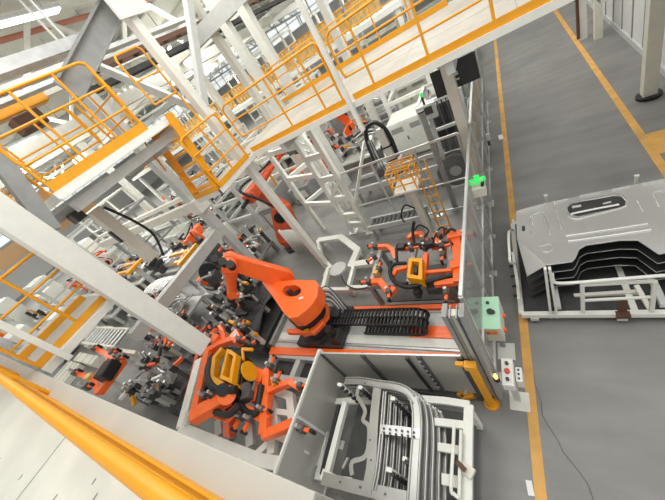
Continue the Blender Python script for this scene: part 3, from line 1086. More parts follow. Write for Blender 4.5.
# ------------------------------------------------------------------ grippers
def clampunit(t, c, d, s=1.0, col='orange'):
    """pneumatic pin clamp: c position, d jaw direction"""
    c, d = V(c), V(d).normalized()
    cl = MB().cbox(c, (0.1 * s, 0.1 * s, 0.13 * s), math.atan2(d.y, d.x)).build('clamp', 'dgrey', t, bevel=0.006)
    MB().cyl(c + V((0, 0, 0.06 * s)), c + V((0, 0, 0.16 * s)), 0.03 * s, n=10).build('cylinder', 'steel', cl)
    MB().bar(c, c + d * 0.2 * s + V((0, 0, 0.03)), 0.05 * s, 0.05 * s).build('jaw', col, cl)
    MB().cyl(c + d * 0.2 * s + V((0, 0, -0.05 * s)), c + d * 0.2 * s + V((0, 0, 0.07 * s)), 0.028 * s, n=8).build('pin', 'black', cl)


def cr1(ox, oy, k):
    return lambda x, y, z: G(ox + x / k, oy + y / k, z)


A = cr1(360, 220, 5.54)
z = 1.05
t = thing('frame_gripper', 'orange frame gripper with yellow box on its stand behind the robot track', 'gripper', (-2.3, 4.2, z))


def oseg(nm, pts, w, h, t, m='orange', bevel=0.008):
    return MB().path(pts, w, h).build(nm, m, t, bevel=bevel)


oseg('center_beam', [A(368, 190, z), A(350, 352, z)], 0.1, 0.12, t)
oseg('cross_beam', [A(365, 293, z), A(515, 279, z)], 0.07, 0.08, t)
oseg('side_beam', [A(530, 70, z), A(545, 205, z), A(548, 350, z)], 0.17, 0.14, t)
oseg('arm', [A(488, 98, z + .06), A(580, 78, z + .06)], 0.16, 0.14, t)
oseg('arm', [A(503, 262, z + .06), A(580, 240, z + .06)], 0.17, 0.14, t)
oseg('arm', [A(268, 108, z), A(292, 84, z), A(340, 80, z), A(352, 112, z)], 0.1, 0.12, t)
oseg('arm', [A(228, 160, z), A(282, 155, z)], 0.09, 0.1, t)
oseg('arm', [A(398, 150, z), A(458, 148, z)], 0.09, 0.1, t)
oseg('arm', [A(80, 150, z), A(155, 148, z), A(182, 170, z), A(200, 215, z - .1)], 0.1, 0.11, t)
oseg('arm', [A(48, 345, z), A(112, 342, z), A(165, 410, z - .08), A(195, 378, z - .08)], 0.13, 0.12, t)
oseg('arm', [A(185, 310, z - .05), A(200, 280, z - .05), A(265, 262, z - .05)], 0.08, 0.09, t)
oseg('arm', [A(415, 355, z - .06), A(550, 342, z - .06)], 0.12, 0.1, t)
oseg('arm', [A(472, 345, z - .1), A(480, 400, z - .3)], 0.1, 0.09, t)
oseg('arm', [A(420, 80, z), A(436, 142, z)], 0.1, 0.1, t)
oseg('arm', [A(460, 155, z), A(462, 190, z - .15)], 0.11, 0.1, t)
bx = [A(258, 318, z + .2), A(345, 330, z + .2), A(345, 210, z + .2), A(270, 210, z + .2)]
ins = [A(277, 300, z + .2), A(322, 308, z + .2), A(326, 232, z + .2), A(288, 228, z + .2)]
MB().holed(bx, ins, (0, 0, -0.24)).build('adapter_box', 'yellow', t, bevel=0.006)
MB().cbox(A(300, 280, z + .02), (0.16, 0.2, 0.1)).build('coupling', 'dgrey', t)
for pts, r in (
        ([A(205, 230, z), A(205, 150, z + .1), A(240, 135, z + .1), A(440, 140, z + .1)], 0.035),
        ([A(170, 230, z), A(175, 320, z), A(260, 372, z), A(400, 335, z), A(515, 305, z)], 0.045),
        ([A(255, 240, z), A(190, 245, z), A(165, 290, z), A(200, 345, z), A(265, 350, z)], 0.04),
        ([A(300, 130, z + .1), A(292, 60, z + .3), A(300, 10, z + .5)], 0.035),
        ([A(340, 110, z), A(380, 60, z + .15), A(330, 28, z + .25), A(300, 60, z + .2)], 0.02),
        ([A(480, 80, z + .1), A(500, 50, z + .2), A(530, 60, z + .15)], 0.025),
        ([A(515, 150, z), A(525, 200, z), A(515, 250, z)], 0.035),
        ([A(400, 130, z), A(430, 60, z + .2), A(460, 40, z + .2), A(470, 90, z + .1)], 0.018)):
    MB().tube(spline(pts, 5), r).build('hose', 'rubber', t)
for x, y, dx, dy in ((85, 150, -1, 0.2), (80, 205, -1, -1), (50, 345, -1, 0), (160, 400, 0.3, -1), (575, 90, 1, 0), (578, 250, 1, 0), (482, 405, 0, -1), (352, 118, 1, 0), (285, 158, 1, 0), (455, 148, 1, 0), (360, 155, 0.5, 1), (105, 275, 0, 1), (460, 195, 0, -1), (440, 90, 1, 1)):
    clampunit(t, A(x, y, z + .05), (dx, dy, 0))
MB().cbox(A(98, 285, z), (0.12, 0.26, 0.2)).build('valve_block', 'yelmesh', t)
for c_, q_ in ((A(230, 150, z + .1), (0.14, 0.12, 0.1)), (A(380, 135, z + .12), (0.2, 0.12, 0.14)), (A(320, 400, z - .2), (0.12, 0.16, 0.2)), (A(420, 375, z - .2), (0.3, 0.2, 0.15))):
    MB().cbox(c_, q_).build('valve_block', 'dark', t)

# stand of right gripper
t = thing('gripper_stand', 'grey tube stand carrying the orange gripper with yellow box', 'stand', (-2.6, 4.2, 0))
for x in (-3.2, -1.5):
    for y in (3.7, 4.8):
        MB().bar((x, y, 0), (x, y, 0.85), 0.09, 0.09).cbox((x, y, 0.01), (0.2, 0.2, 0.02)).build('leg', 'grey', t)
for y in (3.7, 4.8):
    MB().bar((-3.25, y, 0.85), (-1.45, y, 0.85), 0.09, 0.09).build('top_bar', 'grey', t)
    MB().bar((-3.2, y, 0.15), (-1.5, y, 0.15), 0.07, 0.07).build('low_bar', 'grey', t)
for x in (-3.2, -2.3, -1.5):
    MB().bar((x, 3.7, 0.85), (x, 4.8, 0.85), 0.09, 0.09).build('cross_bar', 'lgrey', t)

MB().box(-3.1, 3.75, .16, -1.55, 4.75, .2).build('dark_sheet', 'dgrey', t)  # dark sheet added so the floor below the gripper reads dark
# white floor frame left of right gripper
t = thing('floor_trestle', 'low white angular steel frame on the floor left of the orange gripper', 'frame', (-4.6, 5, 0))
zf = 0.35
fr = lambda l, w=0.13, nm='bar': MB().path([G(x, y, zf) for x, y in l], w, 0.12).build(nm, 'white', t, bevel=0.006)
fr([(318, 241), (341, 237.5), (358, 250.5), (351, 267)], 0.2)
fr([(321, 290), (348, 290), (354, 267)], 0.1)
fr([(350, 265.5), (374, 262.5)], 0.2)
fr([(329, 268), (323, 290)], 0.12)
fr([(350, 288), (368, 288), (371, 284)], 0.1)
fr([(318, 241), (322, 258), (332, 268)], 0.1)
for x, y in ((320, 241), (357, 250), (323, 289), (349, 288), (372, 263)):
    g = G(x, y, zf - 0.06)
    MB().bar((g.x, g.y, 0), g, 0.1, 0.1).build('leg', 'white', t)
g = G(337.5, 268.5, 0.47)
MB().cyl(g - V((0, 0, 0.06)), g, 0.26, n=24).build('round_plate', 'lgrey', t)
MB().tube(spline([G(341, 275, .5), G(346, 284, .5), G(356, 289, .5), G(370, 287, .5)], 5), 0.02).build('cable', 'rubber', t)

# left gripper
A = cr1(180, 330, 4.543)
t = thing('frame_gripper', 'larger orange frame gripper with yellow box and disc on the white stand', 'gripper', (-5.0, 1.0, 1.3))
zl, zr = 1.5, 1.2
oseg('side_beam', [A(135, 88, zl), A(108, 230, zl), A(72, 395, zl)], 0.17, 0.2, t)
oseg('arm', [A(128, 100, zl), A(190, 62, zl), A(262, 38, zl)], 0.15, 0.16, t)
oseg('arm', [A(252, 18, zl), A(275, 55, zl)], 0.2, 0.2, t)
oseg('arm', [A(62, 395, zl), A(150, 345, zl), A(222, 302, zl)], 0.26, 0.2, t)
MB().cyl(A(212, 295, zl - .12), A(212, 295, zl + .14), 0.17, n=20).build('pivot', 'orange', t)
MB().cyl(A(195, 272, zl + .1), A(195, 272, zl + .24), 0.12, n=16).build('cap', 'rubber', t)
oseg('arm', [A(180, -15, zl), A(200, 20, zl), A(205, 58, zl)], 0.12, 0.12, t)
oseg('arm', [A(135, 35, zl + .05), A(175, 45, zl + .05)], 0.2, 0.16, t)
oseg('side_beam', [A(402, 178, zr), A(395, 300, zr), A(385, 475, zr)], 0.15, 0.16, t)
oseg('arm', [A(400, 282, zr), A(455, 255, zr), A(505, 238, zr), A(548, 265, zr)], 0.12, 0.13, t)
oseg('arm', [A(380, 482, zr), A(450, 455, zr), A(510, 428, zr), A(550, 442, zr)], 0.14, 0.14, t)
oseg('cross_beam', [A(262, 345, zr), A(330, 378, zr), A(405, 412, zr)], 0.16, 0.12, t)
oseg('arm', [A(150, 375, zl - .2), A(215, 398, zl - .2), A(265, 350, zl - .2)], 0.16, 0.1, t)
oseg('drop_arm', [A(222, 400, zl - .3), A(225, 480, zl - .5)], 0.2, 0.14, t, 'dorange')
oseg('arm', [A(340, 185, zr), A(375, 200, zr), A(362, 240, zr)], 0.14, 0.12, t)
oseg('arm', [A(360, 240, zr), A(335, 330, zr)], 0.1, 0.1, t, 'dorange')
bx = [A(148, 230, zl + .15), A(218, 262, zl + .15), A(255, 95, zl + .15), A(200, 80, zl + .15)]
bx = [A(178, 218, zl + .2), A(232, 243, zl + .2), A(255, 105, zl + .2), A(212, 82, zl + .2)]
ins = [A(193, 203, zl + .2), A(222, 217, zl + .2), A(240, 118, zl + .2), A(217, 105, zl + .2)]
MB().holed(bx, ins, (-0.0, -0.0, -0.28)).build('adapter_box', 'yellow', t, bevel=0.01)
oseg('adapter_arm', [A(200, 88, zl + .1), A(165, 130, zl + .1), A(155, 225, zl + .1), A(215, 262, zl + .05)], 0.1, 0.16, t, 'yellow')
MB().cbox(A(215, 170, zl + .0), (0.22, 0.34, 0.14), 0.4).build('coupling', 'dgrey', t)
c = A(312, 188, zr + .3)
nrm = V((0.85, 0.5, 0.12)).normalized()
MB().cyl(c, c + nrm * 0.03, 0.2, n=28).build('disc', 'yellow', t)
oseg('arm', [A(285, 90, zr + .3), A(288, 140, zr + .3)], 0.05, 0.05, t, 'yellow')
oseg('arm', [A(282, 88, zr + .3), A(330, 90, zr + .3)], 0.07, 0.06, t, 'yellow')
MB().cbox(A(265, 240, zr + .0), (0.5, 0.5, 0.4), 0.2).cbox(A(272, 160, zr), (0.3, 0.35, 0.4), 0.2).cbox(A(255, 320, zr), (0.35, 0.4, 0.3), 0.2).build('tool_changer', 'rubber', t, bevel=0.04)
MB().cyl(A(300, 260, zr + .05), A(300, 260, zr + .2), 0.1, n=16).cbox(A(310, 300, zr + .1), (0.2, 0.16, 0.2), 0.4).build('actuator', 'dgrey', t, bevel=0.01)
for pts, r in (
        ([A(262, 240, zr + .2), A(270, 320, zr + .1), A(300, 372, zr + .1), A(345, 375, zr + .1), A(358, 320, zr + .1), A(368, 250, zr + .15)], 0.065),
        ([A(140, 130, zl + .1), A(135, 230, zl + .15), A(175, 275, zl + .15), A(255, 270, zl + .1)], 0.075),
        ([A(150, 110, zl + .1), A(122, 180, zl + .1), A(130, 260, zl + .1)], 0.05),
        ([A(120, 240, zl + .1), A(105, 300, zl + .1), A(135, 300, zl + .1)], 0.05),
        ([A(160, 372, zl), A(220, 385, zl), A(270, 340, zl)], 0.06),
        ([A(250, 120, zl), A(280, 140, zl), A(262, 250, zl)], 0.05)):
    MB().tube(spline(pts, 6), r).build('hose', 'rubber', t)
for x, y, zz, dx, dy, ss in ((100, 45, zl, -1, 0.3, 1.5), (140, 35, zl, 0, 1, 1.3), (275, 45, zl, 1, 0.2, 1.2), (115, 300, zl, 0.5, 0, 1.2), (155, 295, zl, 1, 0.2, 1.1), (412, 165, zr, 0, 1, 1), (548, 255, zr, 1, 0.2, 1), (555, 450, zr, 1, 0, 1.1), (440, 235, zr, 0, 1, 1), (275, 395, zr, 0, -1, 1.1), (320, 405, zr, 0, -1, 1.1), (375, 360, zr, 1, 0, 1), (320, 65, zr + .1, 1, 0.4, 1)):
    clampunit(t, A(x, y, zz + .08), (dx, dy, 0), ss)
MB().cbox(A(432, 235, zr + .1), (0.12, 0.12, 0.06), 0.8).build('warning_plate', 'yellow', t)

t = thing('gripper_stand', 'white tube stand under the larger orange gripper at the near walkway', 'stand', (-5, 1, 0))
zs = 0.9
fs = lambda l, w=0.13, h=0.13, m='white', nm='bar': MB().path([G(x, y, zs) for x, y in l], w, h).build(nm, m, t, bevel=0.008)
fs([(200, 360), (182, 428)], 0.24)
fs([(182, 428), (225, 446), (262, 461), (292, 466)], 0.2)
fs([(277, 392), (291, 397), (294, 428), (306, 448)], 0.15)
fs([(272, 398), (276, 425), (272, 455)], 0.15)
fs([(306, 448), (290, 466)], 0.15)
fs([(258, 455), (278, 436), (306, 448)], 0.12)
fs([(276, 412), (293, 414)], 0.1, 0.1)
for x, y in ((200, 362), (183, 428), (292, 464), (290, 398)):
    g = G(x, y, zs)
    MB().bar((g.x, g.y, 0), (g.x, g.y, zs - .05), 0.13, 0.13).build('leg', 'lgrey', t)
for x, y0_, y1_ in ((219, 420, 436), (231, 418, 440), (250, 420, 447)):
    a, b = G(x, y0_, zs - .02), G(x + 1, y1_, zs - .02)
    MB().bar(a, b, 0.16, 0.1).build('cross_bar', 'lgrey', t)
g = G(187, 420, zs + .1)
MB().cyl(g, g + V((0.3, 0.1, 0.25)), 0.06).cyl(g - V((0, 0, .05)), g + V((0, 0, .02)), 0.12).build('support_pin', 'beige', t)
for x, y in ((298, 403), (305, 470)):
    g = G(x, y, 0.5)
    MB().cyl(g, g + V((0.25, 0.0, 0)), 0.12, n=14).build('roller', 'grey', t)

# ------------------------------------------------------------------ right rack with pressed panels
top_pts = [(516, 211), (530, 206.5), (544, 203), (569, 198), (601, 191), (631, 185), (664, 179), (720, 167), (760, 160), (765, 238), (720, 244), (668, 252), (659, 254), (650, 248), (638, 240), (620, 240), (586, 245), (579, 249), (575, 258), (572, 261.5), (546, 265), (517, 239)]
ZP = 0.98
labs = ['topmost pressed steel body panel with a slot, ribs and wheel arch on the aisle rack',
        'second pressed body panel from the top of the aisle rack stack',
        'third pressed body panel from the top of the aisle rack stack',
        'lowest pressed body panel on the aisle rack, just above the base frame']
base_xy = [G(x, y, ZP) for x, y in top_pts]
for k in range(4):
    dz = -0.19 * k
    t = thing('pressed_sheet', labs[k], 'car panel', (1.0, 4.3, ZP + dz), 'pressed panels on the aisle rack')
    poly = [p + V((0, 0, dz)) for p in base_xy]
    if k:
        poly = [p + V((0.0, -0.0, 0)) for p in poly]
    MB().prism(poly, (0, 0, -0.018)).build('panel_skin', 'skin' if k == 0 else 'black', t, bevel=0.003)  # lower skins black to stand in for shade between the panels
    # flange lip along the near edge and arch
    mb = MB()
    seq = poly[10:21]
    for a, b in zip(seq[:-1], seq[1:]):
        mb.bar(a + V((0, 0, -0.008)), b + V((0, 0, -0.008)), 0.012, 0.012)
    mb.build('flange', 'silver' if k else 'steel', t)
    # drooping corner flap
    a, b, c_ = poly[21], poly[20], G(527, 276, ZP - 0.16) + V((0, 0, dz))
    MB().prism([a, b, c_], (0, 0, -0.015)).build('corner_flap', 'skin' if k == 0 else 'dark', t)  # lower flaps coloured dark for the same shade
    if k:
        continue
    zz = ZP + 0.008
    rp = lambda l, r=0.012, nm='rib', m='silver', closed=False: MB().tube(spline([G(x, y, zz) for x, y in l], 4), r, n=6).build(nm, m, t)
    # slot
    so = [(565, 207), (566, 213), (570, 217.5), (577, 219), (600, 213), (620, 208), (627, 205), (628, 200.5), (625, 195.5), (621, 193), (614, 193), (600, 196), (580, 200), (570, 202.5)]
    cx_, cy_ = 597, 206
    si = [(cx_ + (x - cx_) * 0.93, cy_ + (y - cy_) * 0.78) for x, y in so]
    MB().holed([G(x, y, zz + .012) for x, y in so], [G(x, y, zz + .012) for x, y in si], (0, 0, -0.02)).build('slot_rim', 'silver', t, bevel=0.005)
    MB().prism([G(x, y, zz) for x, y in si], (0, 0, 0.002)).build('slot_pocket', 'dark', t)
    MB().tube([G(571, 214, zz + .02), G(590, 210, zz + .02), G(619, 204.5, zz + .02)], 0.022).build('slot_bar', 'silver', t)
    MB().tube([G(572, 207.5, zz + .015), G(581, 206, zz + .015)], 0.03).build('slot_bracket', 'steel', t)
    MB().tube([G(603, 204, zz + .015), G(611, 202, zz + .015)], 0.02).build('slot_bracket', 'steel', t)
    rp([(566, 236), (600, 231), (648, 223.7)], 0.016)
    rp([(568, 241.3), (610, 235.5), (651, 229.5)], 0.016)
    rp([(531, 234), (530.5, 216.5), (545, 213.5), (550, 234)], 0.008)
    rp([(533, 228), (532.5, 219)], 0.008)
    rp([(544, 216), (547, 227)], 0.008)
    rp([(537, 247), (551, 244), (552, 250), (545, 252), (537, 247)], 0.006)
    rp([(554, 202), (560, 225), (562, 228)], 0.007)
    rp([(637, 200), (643, 211)], 0.007)
    rp([(664, 191), (653, 193), (659, 206)], 0.008)
    for a, b in (((519, 210.5), (544, 204)), ((555, 201.5), (568, 198.5)), ((580, 195.5), (600, 191.7)), ((612, 189.5), (630, 185.7)), ((642, 183.5), (664, 179.3))):
        MB().bar(G(*a, zz + .006), G(*b, zz + .006), 0.03, 0.02).build('hem', 'silver', t)
    MB().prism([G(522, 226, zz), G(525, 226, zz), G(525, 231, zz), G(522, 231, zz)], (0, 0, .002)).build('pierced_hole', 'dark', t)

t = thing('panel_rack', 'white tubular transport rack holding pressed body panels in the aisle', 'rack', (1.0, 4.3, 0))
YR = 3.38
zb = 0.15
a, b = V((-0.43, YR, zb)), V((2.95, YR, zb))
sq = lambda p, q, w=0.07, h=0.07, nm='bar', m='white': MB().bar(p, q, w, h).build(nm, m, t, bevel=0.005)
sq(a, b, 0.08, 0.09, 'base_bar')
sq(V((-0.43, 5.75, zb)), V((2.95, 5.75, zb)), 0.08, 0.09, 'base_bar')
for x in (-0.43, 1.0, 2.95):
    sq(V((x, YR, zb)), V((x, 5.75, zb)), 0.08, 0.09, 'base_bar')
# beige brackets with casters
for x in (-0.25, 0.85, 2.7):
    for y in (YR - 0.02, 5.75):
        cb = MB().cbox((x, y, 0.09), (0.12, 0.1, 0.06)).build('caster', 'lgrey', t)
        MB().cyl((x - 0.025, y, 0.05), (x + 0.025, y, 0.05), 0.05, n=14).build('wheel', 'black', cb)
MB().cbox((0.86, YR - 0.03, zb + .02), (0.16, 0.1, 0.06)).cbox((0.86, YR + 0.01, zb + .18), (0.1, 0.02, 0.3)).build('tow_bracket', 'brown', t)
gy = lambda x, y: GY(x, y, YR)
pipe = lambda l, r=0.02, nm='pipe': MB().tube(spline(l, 4), r, n=10).build(nm, 'white', t)
pipe([gy(552, 274), gy(553, 280), gy(557, 283), gy(575, 282.6), gy(620, 279), gy(664, 275.5), gy(720, 271)], 0.024, 'top_pipe')
sq(gy(583, 315), gy(582, 284), 0.05, 0.05, 'gate_post')
sq(gy(651, 315), gy(655, 281), 0.05, 0.05, 'gate_post')
sq(gy(582, 285), gy(655, 281), 0.04, 0.04, 'gate_bar')
sq(gy(583, 300.5), gy(652, 297), 0.035, 0.035, 'gate_bar')
q = lambda x, y: GY(x, y, YR + 0.35)
sq(q(574, 296), q(640, 292), 0.06, 0.07, 'inner_bar', 'beige')
sq(q(636, 285), gy(652, 313), 0.06, 0.04, 'inner_brace', 'beige')

for x0_, x1_ in ((545, 551), (549.5, 557)):
    sq(gy(x0_, 268), gy(x1_, 317), 0.035, 0.06, 'stop_post')
for k in range(5):
    f = 0.15 + k * 0.17
    MB().cbox(gy(547.5 + 6 * f, 268 + 49 * f), (0.06, 0.05, 0.03)).build('stop_block', 'black', t)
gx = lambda x, y: GX(x, y, -0.43)
MB().bar(gx(513, 252), gx(523, 318), 0.1, 0.05, up=(1, 0, 0)).build('side_plate', 'white', t, bevel=0.004)
for k in range(5):
    f = 0.06 + k * 0.15
    c = gx(513 + 10 * f, 252 + 66 * f)
    MB().cyl(c + V((-0.02, 0, 0)), c + V((-0.09, -0.02, 0.02)), 0.024, n=8).build('peg', 'black', t)
pipe([gx(516, 229), gx(510, 230.5), gx(508.5, 236), gx(509.5, 255), gx(510.5, 262), gx(515, 263)], 0.02, 'side_handle')
sq(gx(513, 218), gx(519, 300), 0.05, 0.05, 'corner_post')
for x, y in ((546, 197.5), (637, 178)):
    g = G(x, y, ZP)
    MB().bar(g + V((0, 0.03, -0.8)), g + V((0, 0.03, 0.03)), 0.04, 0.04).cbox(g + V((0, 0.02, 0.03)), (0.06, 0.04, 0.03)).build('rear_post', 'white', t)
MB().box(-0.38, YR + .05, zb + .0, 2.9, 5.7, zb + .02).build('shade_sheet', 'dark', t)  # dark sheet added to stand in for shade below the panels
for x in (0.1, 1.3, 2.5):
    sq(V((x, YR + .05, 0.26)), V((x, 5.7, 0.26)), 0.08, 0.08, 'support_bar', 'lgrey')

# ------------------------------------------------------------------ bottom rack with stacked side rings
zt = 1.02
labs = ['topmost silver door ring panel on the white rack by the sheet fence',
        'second silver door ring panel from the top of the white rack',
        'third silver door ring panel from the top of the white rack',
        'fourth silver door ring panel from the top of the white rack',
        'lowest silver door ring panel in the white rack']
for k in range(5):
    dz = V((0.056 * k, -0.01 * k, -0.085 * k))
    t = thing('door_ring', labs[k], 'car panel', G(390, 440, zt) + dz, 'door ring panels in the white rack')
    g = lambda l, z=0.0: [G(x, y, zt + z) + dz for x, y in l]

    def chan(nm, l, w, ridge=True, m='press'):
        pts = spline(g(l), 4)
        ob = MB().path(pts, w, 0.012).build(nm, m, t)
        if ridge:
            side = V((0, 0, 1)).cross((pts[-1] - pts[0]).normalized())
            for s in (-0.4, 0.4):
                MB().tube([p + side * (w * s) + V((0, 0, 0.012)) for p in pts], 0.017, n=6).build('flange', m, ob)
        return ob
    chan('roof_rail', [(345, 381), (360, 381), (378, 384), (397, 387), (408, 392), (414, 400)], 0.13)
    chan('rear_pillar', [(414, 398), (417, 412), (417, 435), (415, 465), (413, 500), (412, 520)], 0.15)
    dz = dz + V((0, 0, 0.006))
    chan('center_pillar', [(378, 384), (375, 410), (373, 440), (371, 470), (366, 493)], 0.14, False)
    dz = dz - V((0, 0, 0.012))
    chan('sill', [(322, 478), (345, 484), (370, 490), (398, 497), (414, 500)], 0.15, False)
    chan('inner_flange', [(385, 392), (382, 430), (378, 470), (374, 490)], 0.05)
    if k == 0:
        chan('wheelhouse_edge', [(360, 384), (357, 395), (365, 410), (363, 420), (369, 428), (366, 455), (352, 462), (352, 475)], 0.06, False)
        mb = MB()
        mb.path(g([(380, 429), (400, 431), (420, 434)], .012), 0.12, 0.02)
        mb.build('cross_bracket', 'steel', t)
        for q in range(6):
            for r_ in range(2):
                c = G(384 + q * 6, 428.5 + q * 0.8 + r_ * 4.2, zt + .024)
                MB().cyl(c, c + V((0, 0, 0.008)), 0.016, n=8).build('pierced_hole', 'dark', t)
        for x, y in ((365, 383), (385, 388), (370, 440), (371, 460), (340, 482), (360, 487), (385, 494)):
            c = G(x, y, zt + .012)
            MB().cyl(c, c + V((0, 0, 0.004)), 0.014, n=8).build('locating_hole', 'dgrey', t)

t = thing('ring_rack', 'white steel rack with toothed posts holding silver door ring panels', 'rack', (-2.2, 0.9, 0))
z = 0.8
wr = lambda l, w=0.08, h=0.06, nm='frame_bar', zz=None, m='white': MB().path([G(x, y, z if zz is None else zz) for x, y in l], w, h).build(nm, m, t, bevel=0.006)
wr([(469, 405), (468, 440), (467, 500), (467, 540)], 0.12)
wr([(418, 399), (445, 401), (470, 405)], 0.1)
wr([(424, 400), (424, 424)], 0.1)
wr([(424, 421), (445, 423), (468, 426)], 0.1)
wr([(438, 447), (468, 452)], 0.1)
wr([(442, 479), (467, 484)], 0.12)
wr([(330, 405), (318, 480)], 0.1, 0.08, 'frame_bar', 0.5)
wr([(330, 402), (420, 399)], 0.1, 0.08, 'frame_bar', 0.5)
pp = lambda l, zz: MB().tube(spline([G(x, y, zz) for x, y in l], 4), 0.022, n=8).build('handle_pipe', 'white', t)
pp([(454, 424), (453, 450), (451, 488), (454, 494), (459, 498)], 0.95)
pp([(461, 430), (460, 460), (459, 500)], 0.9)
MB().cbox(G(467, 470, .85), (0.16, 0.12, 0.06), -0.4).build('latch_plate', 'beige', t)
MB().cbox(G(461, 466, .92), (0.12, 0.06, 0.02), -0.6).build('latch_strap', 'brown', t)
MB().cbox(G(471, 411, .75), (0.05, 0.12, 0.1)).build('stop_lug', 'white', t)


def toothed(x0_, y0_, x1_, y1_, zlow, zhi, w=0.07, label='toothed_post'):
    a = G(x1_, y1_, zlow)
    b = V((a.x, a.y, zhi))
    po = MB().bar(a, b, w, 0.05).build(label, 'white', t, bevel=0.004)
    n = 6
    for k in range(n):
        c = a.lerp(b, (k + 0.6) / n)
        MB().cbox(c + V((0.035, -0.03, 0)), (0.06, 0.05, 0.05)).build('support_tooth', 'black', po)


toothed(331, 372, 362, 404, 0.5, 1.32, 0.08)
toothed(361, 385, 376, 402, 0.6, 1.2, 0.07)
toothed(388, 391, 410, 416, 0.55, 1.25, 0.07)
toothed(373, 457, 409, 483, 0.5, 1.2, 0.08)
toothed(404, 455, 414, 466, 0.7, 1.05, 0.06)
wr([(346, 402), (340, 425), (327, 477)], 0.09, 0.09, 'side_bar', 0.9)
wr([(339, 405), (333, 430), (322, 475)], 0.06, 0.06, 'side_bar', 0.8, 'black')
wr([(322, 474), (336, 481), (352, 484)], 0.13, 0.05, 'lug_plate', 0.98, 'white')
for x, y in ((326, 475), (331, 478), (340, 481), (347, 484)):
    c = G(x, y, 1.01)
    MB().cyl(c, c + V((0, 0, 0.006)), 0.016, n=8).build('locating_hole', 'dgrey', t)
MB().bar(G(343, 468, .95), G(348, 458, 1.0), 0.03, 0.03).build('toggle', 'alu', t)
for x, y in ((467, 407), (466, 520), (330, 408), (322, 478), (424, 402)):
    g = G(x, y, z if x > 400 else .5)
    MB().bar((g.x, g.y, 0), g, 0.08, 0.08).build('leg', 'white', t)
for zz in (0.12,):
    MB().box(-3.2, 0.1, zz, -1.15, 1.6, zz + .05).build('base_plate', 'dgrey', t)

# ------------------------------------------------------------------ ladder mast and tower
mx, my = -2.15, 5.75
t = thing('lookout_mast', 'yellow caged ladder mast with a small white platform behind the orange gripper', 'ladder', (mx, my, 0))
MB().bar((mx - 0.12, my + .1, 0), (mx - 0.12, my + .1, 1.85), 0.16, 0.16).build('mast', 'beige', t, bevel=0.01)
MB().box(mx - 0.42, my - 0.25, 1.84, mx + 0.16, my + 0.3, 1.9).build('platform', 'white', t, bevel=0.01)
for x in (mx + 0.16, mx + 0.42):
    MB().tube([(x, my + .05, 0.0), (x, my + .05, 2.35)], 0.018).build('ladder_rail', 'yellow', t)
for k in range(9):
    z = 0.2 + k * 0.24
    MB().tube([(mx + 0.16, my + .05, z), (mx + 0.42, my + .05, z)], 0.014).build('rung', 'yellow', t)
cx0, cx1, cy0, cy1 = mx - 0.4, mx + 0.14, my - 0.22, my + 0.28
for x in (cx0, (cx0 + cx1) / 2, cx1):
    for y in (cy0, cy1):
        MB().tube([(x, y, 1.9), (x, y, 2.42)], 0.018).build('cage_post', 'yellow', t)
for z in (2.05, 2.2, 2.42):
    MB().tube([(cx0, cy0, z), (cx1, cy0, z), (cx1, cy1, z), (cx0, cy1, z), (cx0, cy0, z)], 0.018).build('cage_ring', 'yellow', t)
for y in (my - 0.1, my + .04, my + .16):
    MB().tube([(cx0, y, 2.42), (cx1, y, 2.42)], 0.014).build('cage_bar', 'yellow', t)
MB().tube(spline([(mx - 0.5, my - .2, 1.0), (mx - 0.45, my - .3, 1.3), (mx - .3, my - .2, 1.5), (mx - .2, my, 1.2)], 5), 0.02).build('cable', 'rubber', t)

t = thing('hose_tower', 'white tapering tower with black straps and a black hose loop behind the cross fence', 'tower', (-2.98, 7.3, 0))
MB().bar((-2.98, 7.4, 0.0), (-2.98, 7.4, 2.75), 0.26, 0.2, w2=0.22).build('tower_body', 'white', t, bevel=0.02)
for z in (1.4, 1.85, 2.25):
    MB().bar((-3.13, 7.27, z), (-2.83, 7.27, z + 0.02), 0.03, 0.03).bar((-2.84, 7.28, z + .02), (-2.84, 7.52, z + .06), 0.03, 0.03).build('strap', 'rubber', t)
MB().tube(spline([(-2.8, 7.35, 1.9), (-2.82, 7.4, 2.6), (-3.0, 7.4, 2.95), (-3.3, 7.4, 2.9), (-3.45, 7.4, 2.5), (-3.45, 7.3, 1.9)], 6), 0.06).build('hose_loop', 'rubber', t)
mb = MB()
for k in range(5):
    mb.tube(spline([(-3.4 + 0.03 * k, 7.32, 2.6), (-3.42 + 0.04 * k, 7.25, 2.1), (-3.46 + 0.05 * k, 7.3, 1.6)], 4), 0.014, n=6, m=k % 2)
mb.build('cable_bundle', ['dgrey', 'steel'], t)
MB().cbox((-3.42, 7.3, 1.6), (0.2, 0.16, 0.24)).build('valve_block', 'dark', t)

# perforated white tower frame
t = thing('ladder_tower', 'white two post tower with perforated cross plates beneath the walkway', 'tower', (-4.73, 6.8, 0))
pa, pb = V((-5.1, 6.85, 0)), V((-4.4, 6.7, 0))
for p in (pa, pb):
    MB().bar(p, p + V((0, 0, 3.9)), 0.13, 0.16).cbox(p + V((0, 0, 0.015)), (0.3, 0.3, 0.03)).build('post', 'white', t, bevel=0.01)
for z in (0.35, 0.75, 1.45, 2.2, 2.95):
    MB().bar(pa + V((0, 0, z)), pb + V((0, 0, z)), 0.1, 0.18).build('cross_plate', 'white', t, bevel=0.01)
MB().bar(pa + V((0, 0, 1.5)), pb + V((0, 0, 2.1)), 0.06, 0.1).build('diagonal', 'white', t)
pc, pd = pa + V((-1.5, 0.5, 0)), pa + V((-0.7, 1.5, 0))
for p in (pc, pd):
    MB().bar(p, p + V((0, 0, 3.9)), 0.14, 0.14).build('post', 'white', t, bevel=0.01)
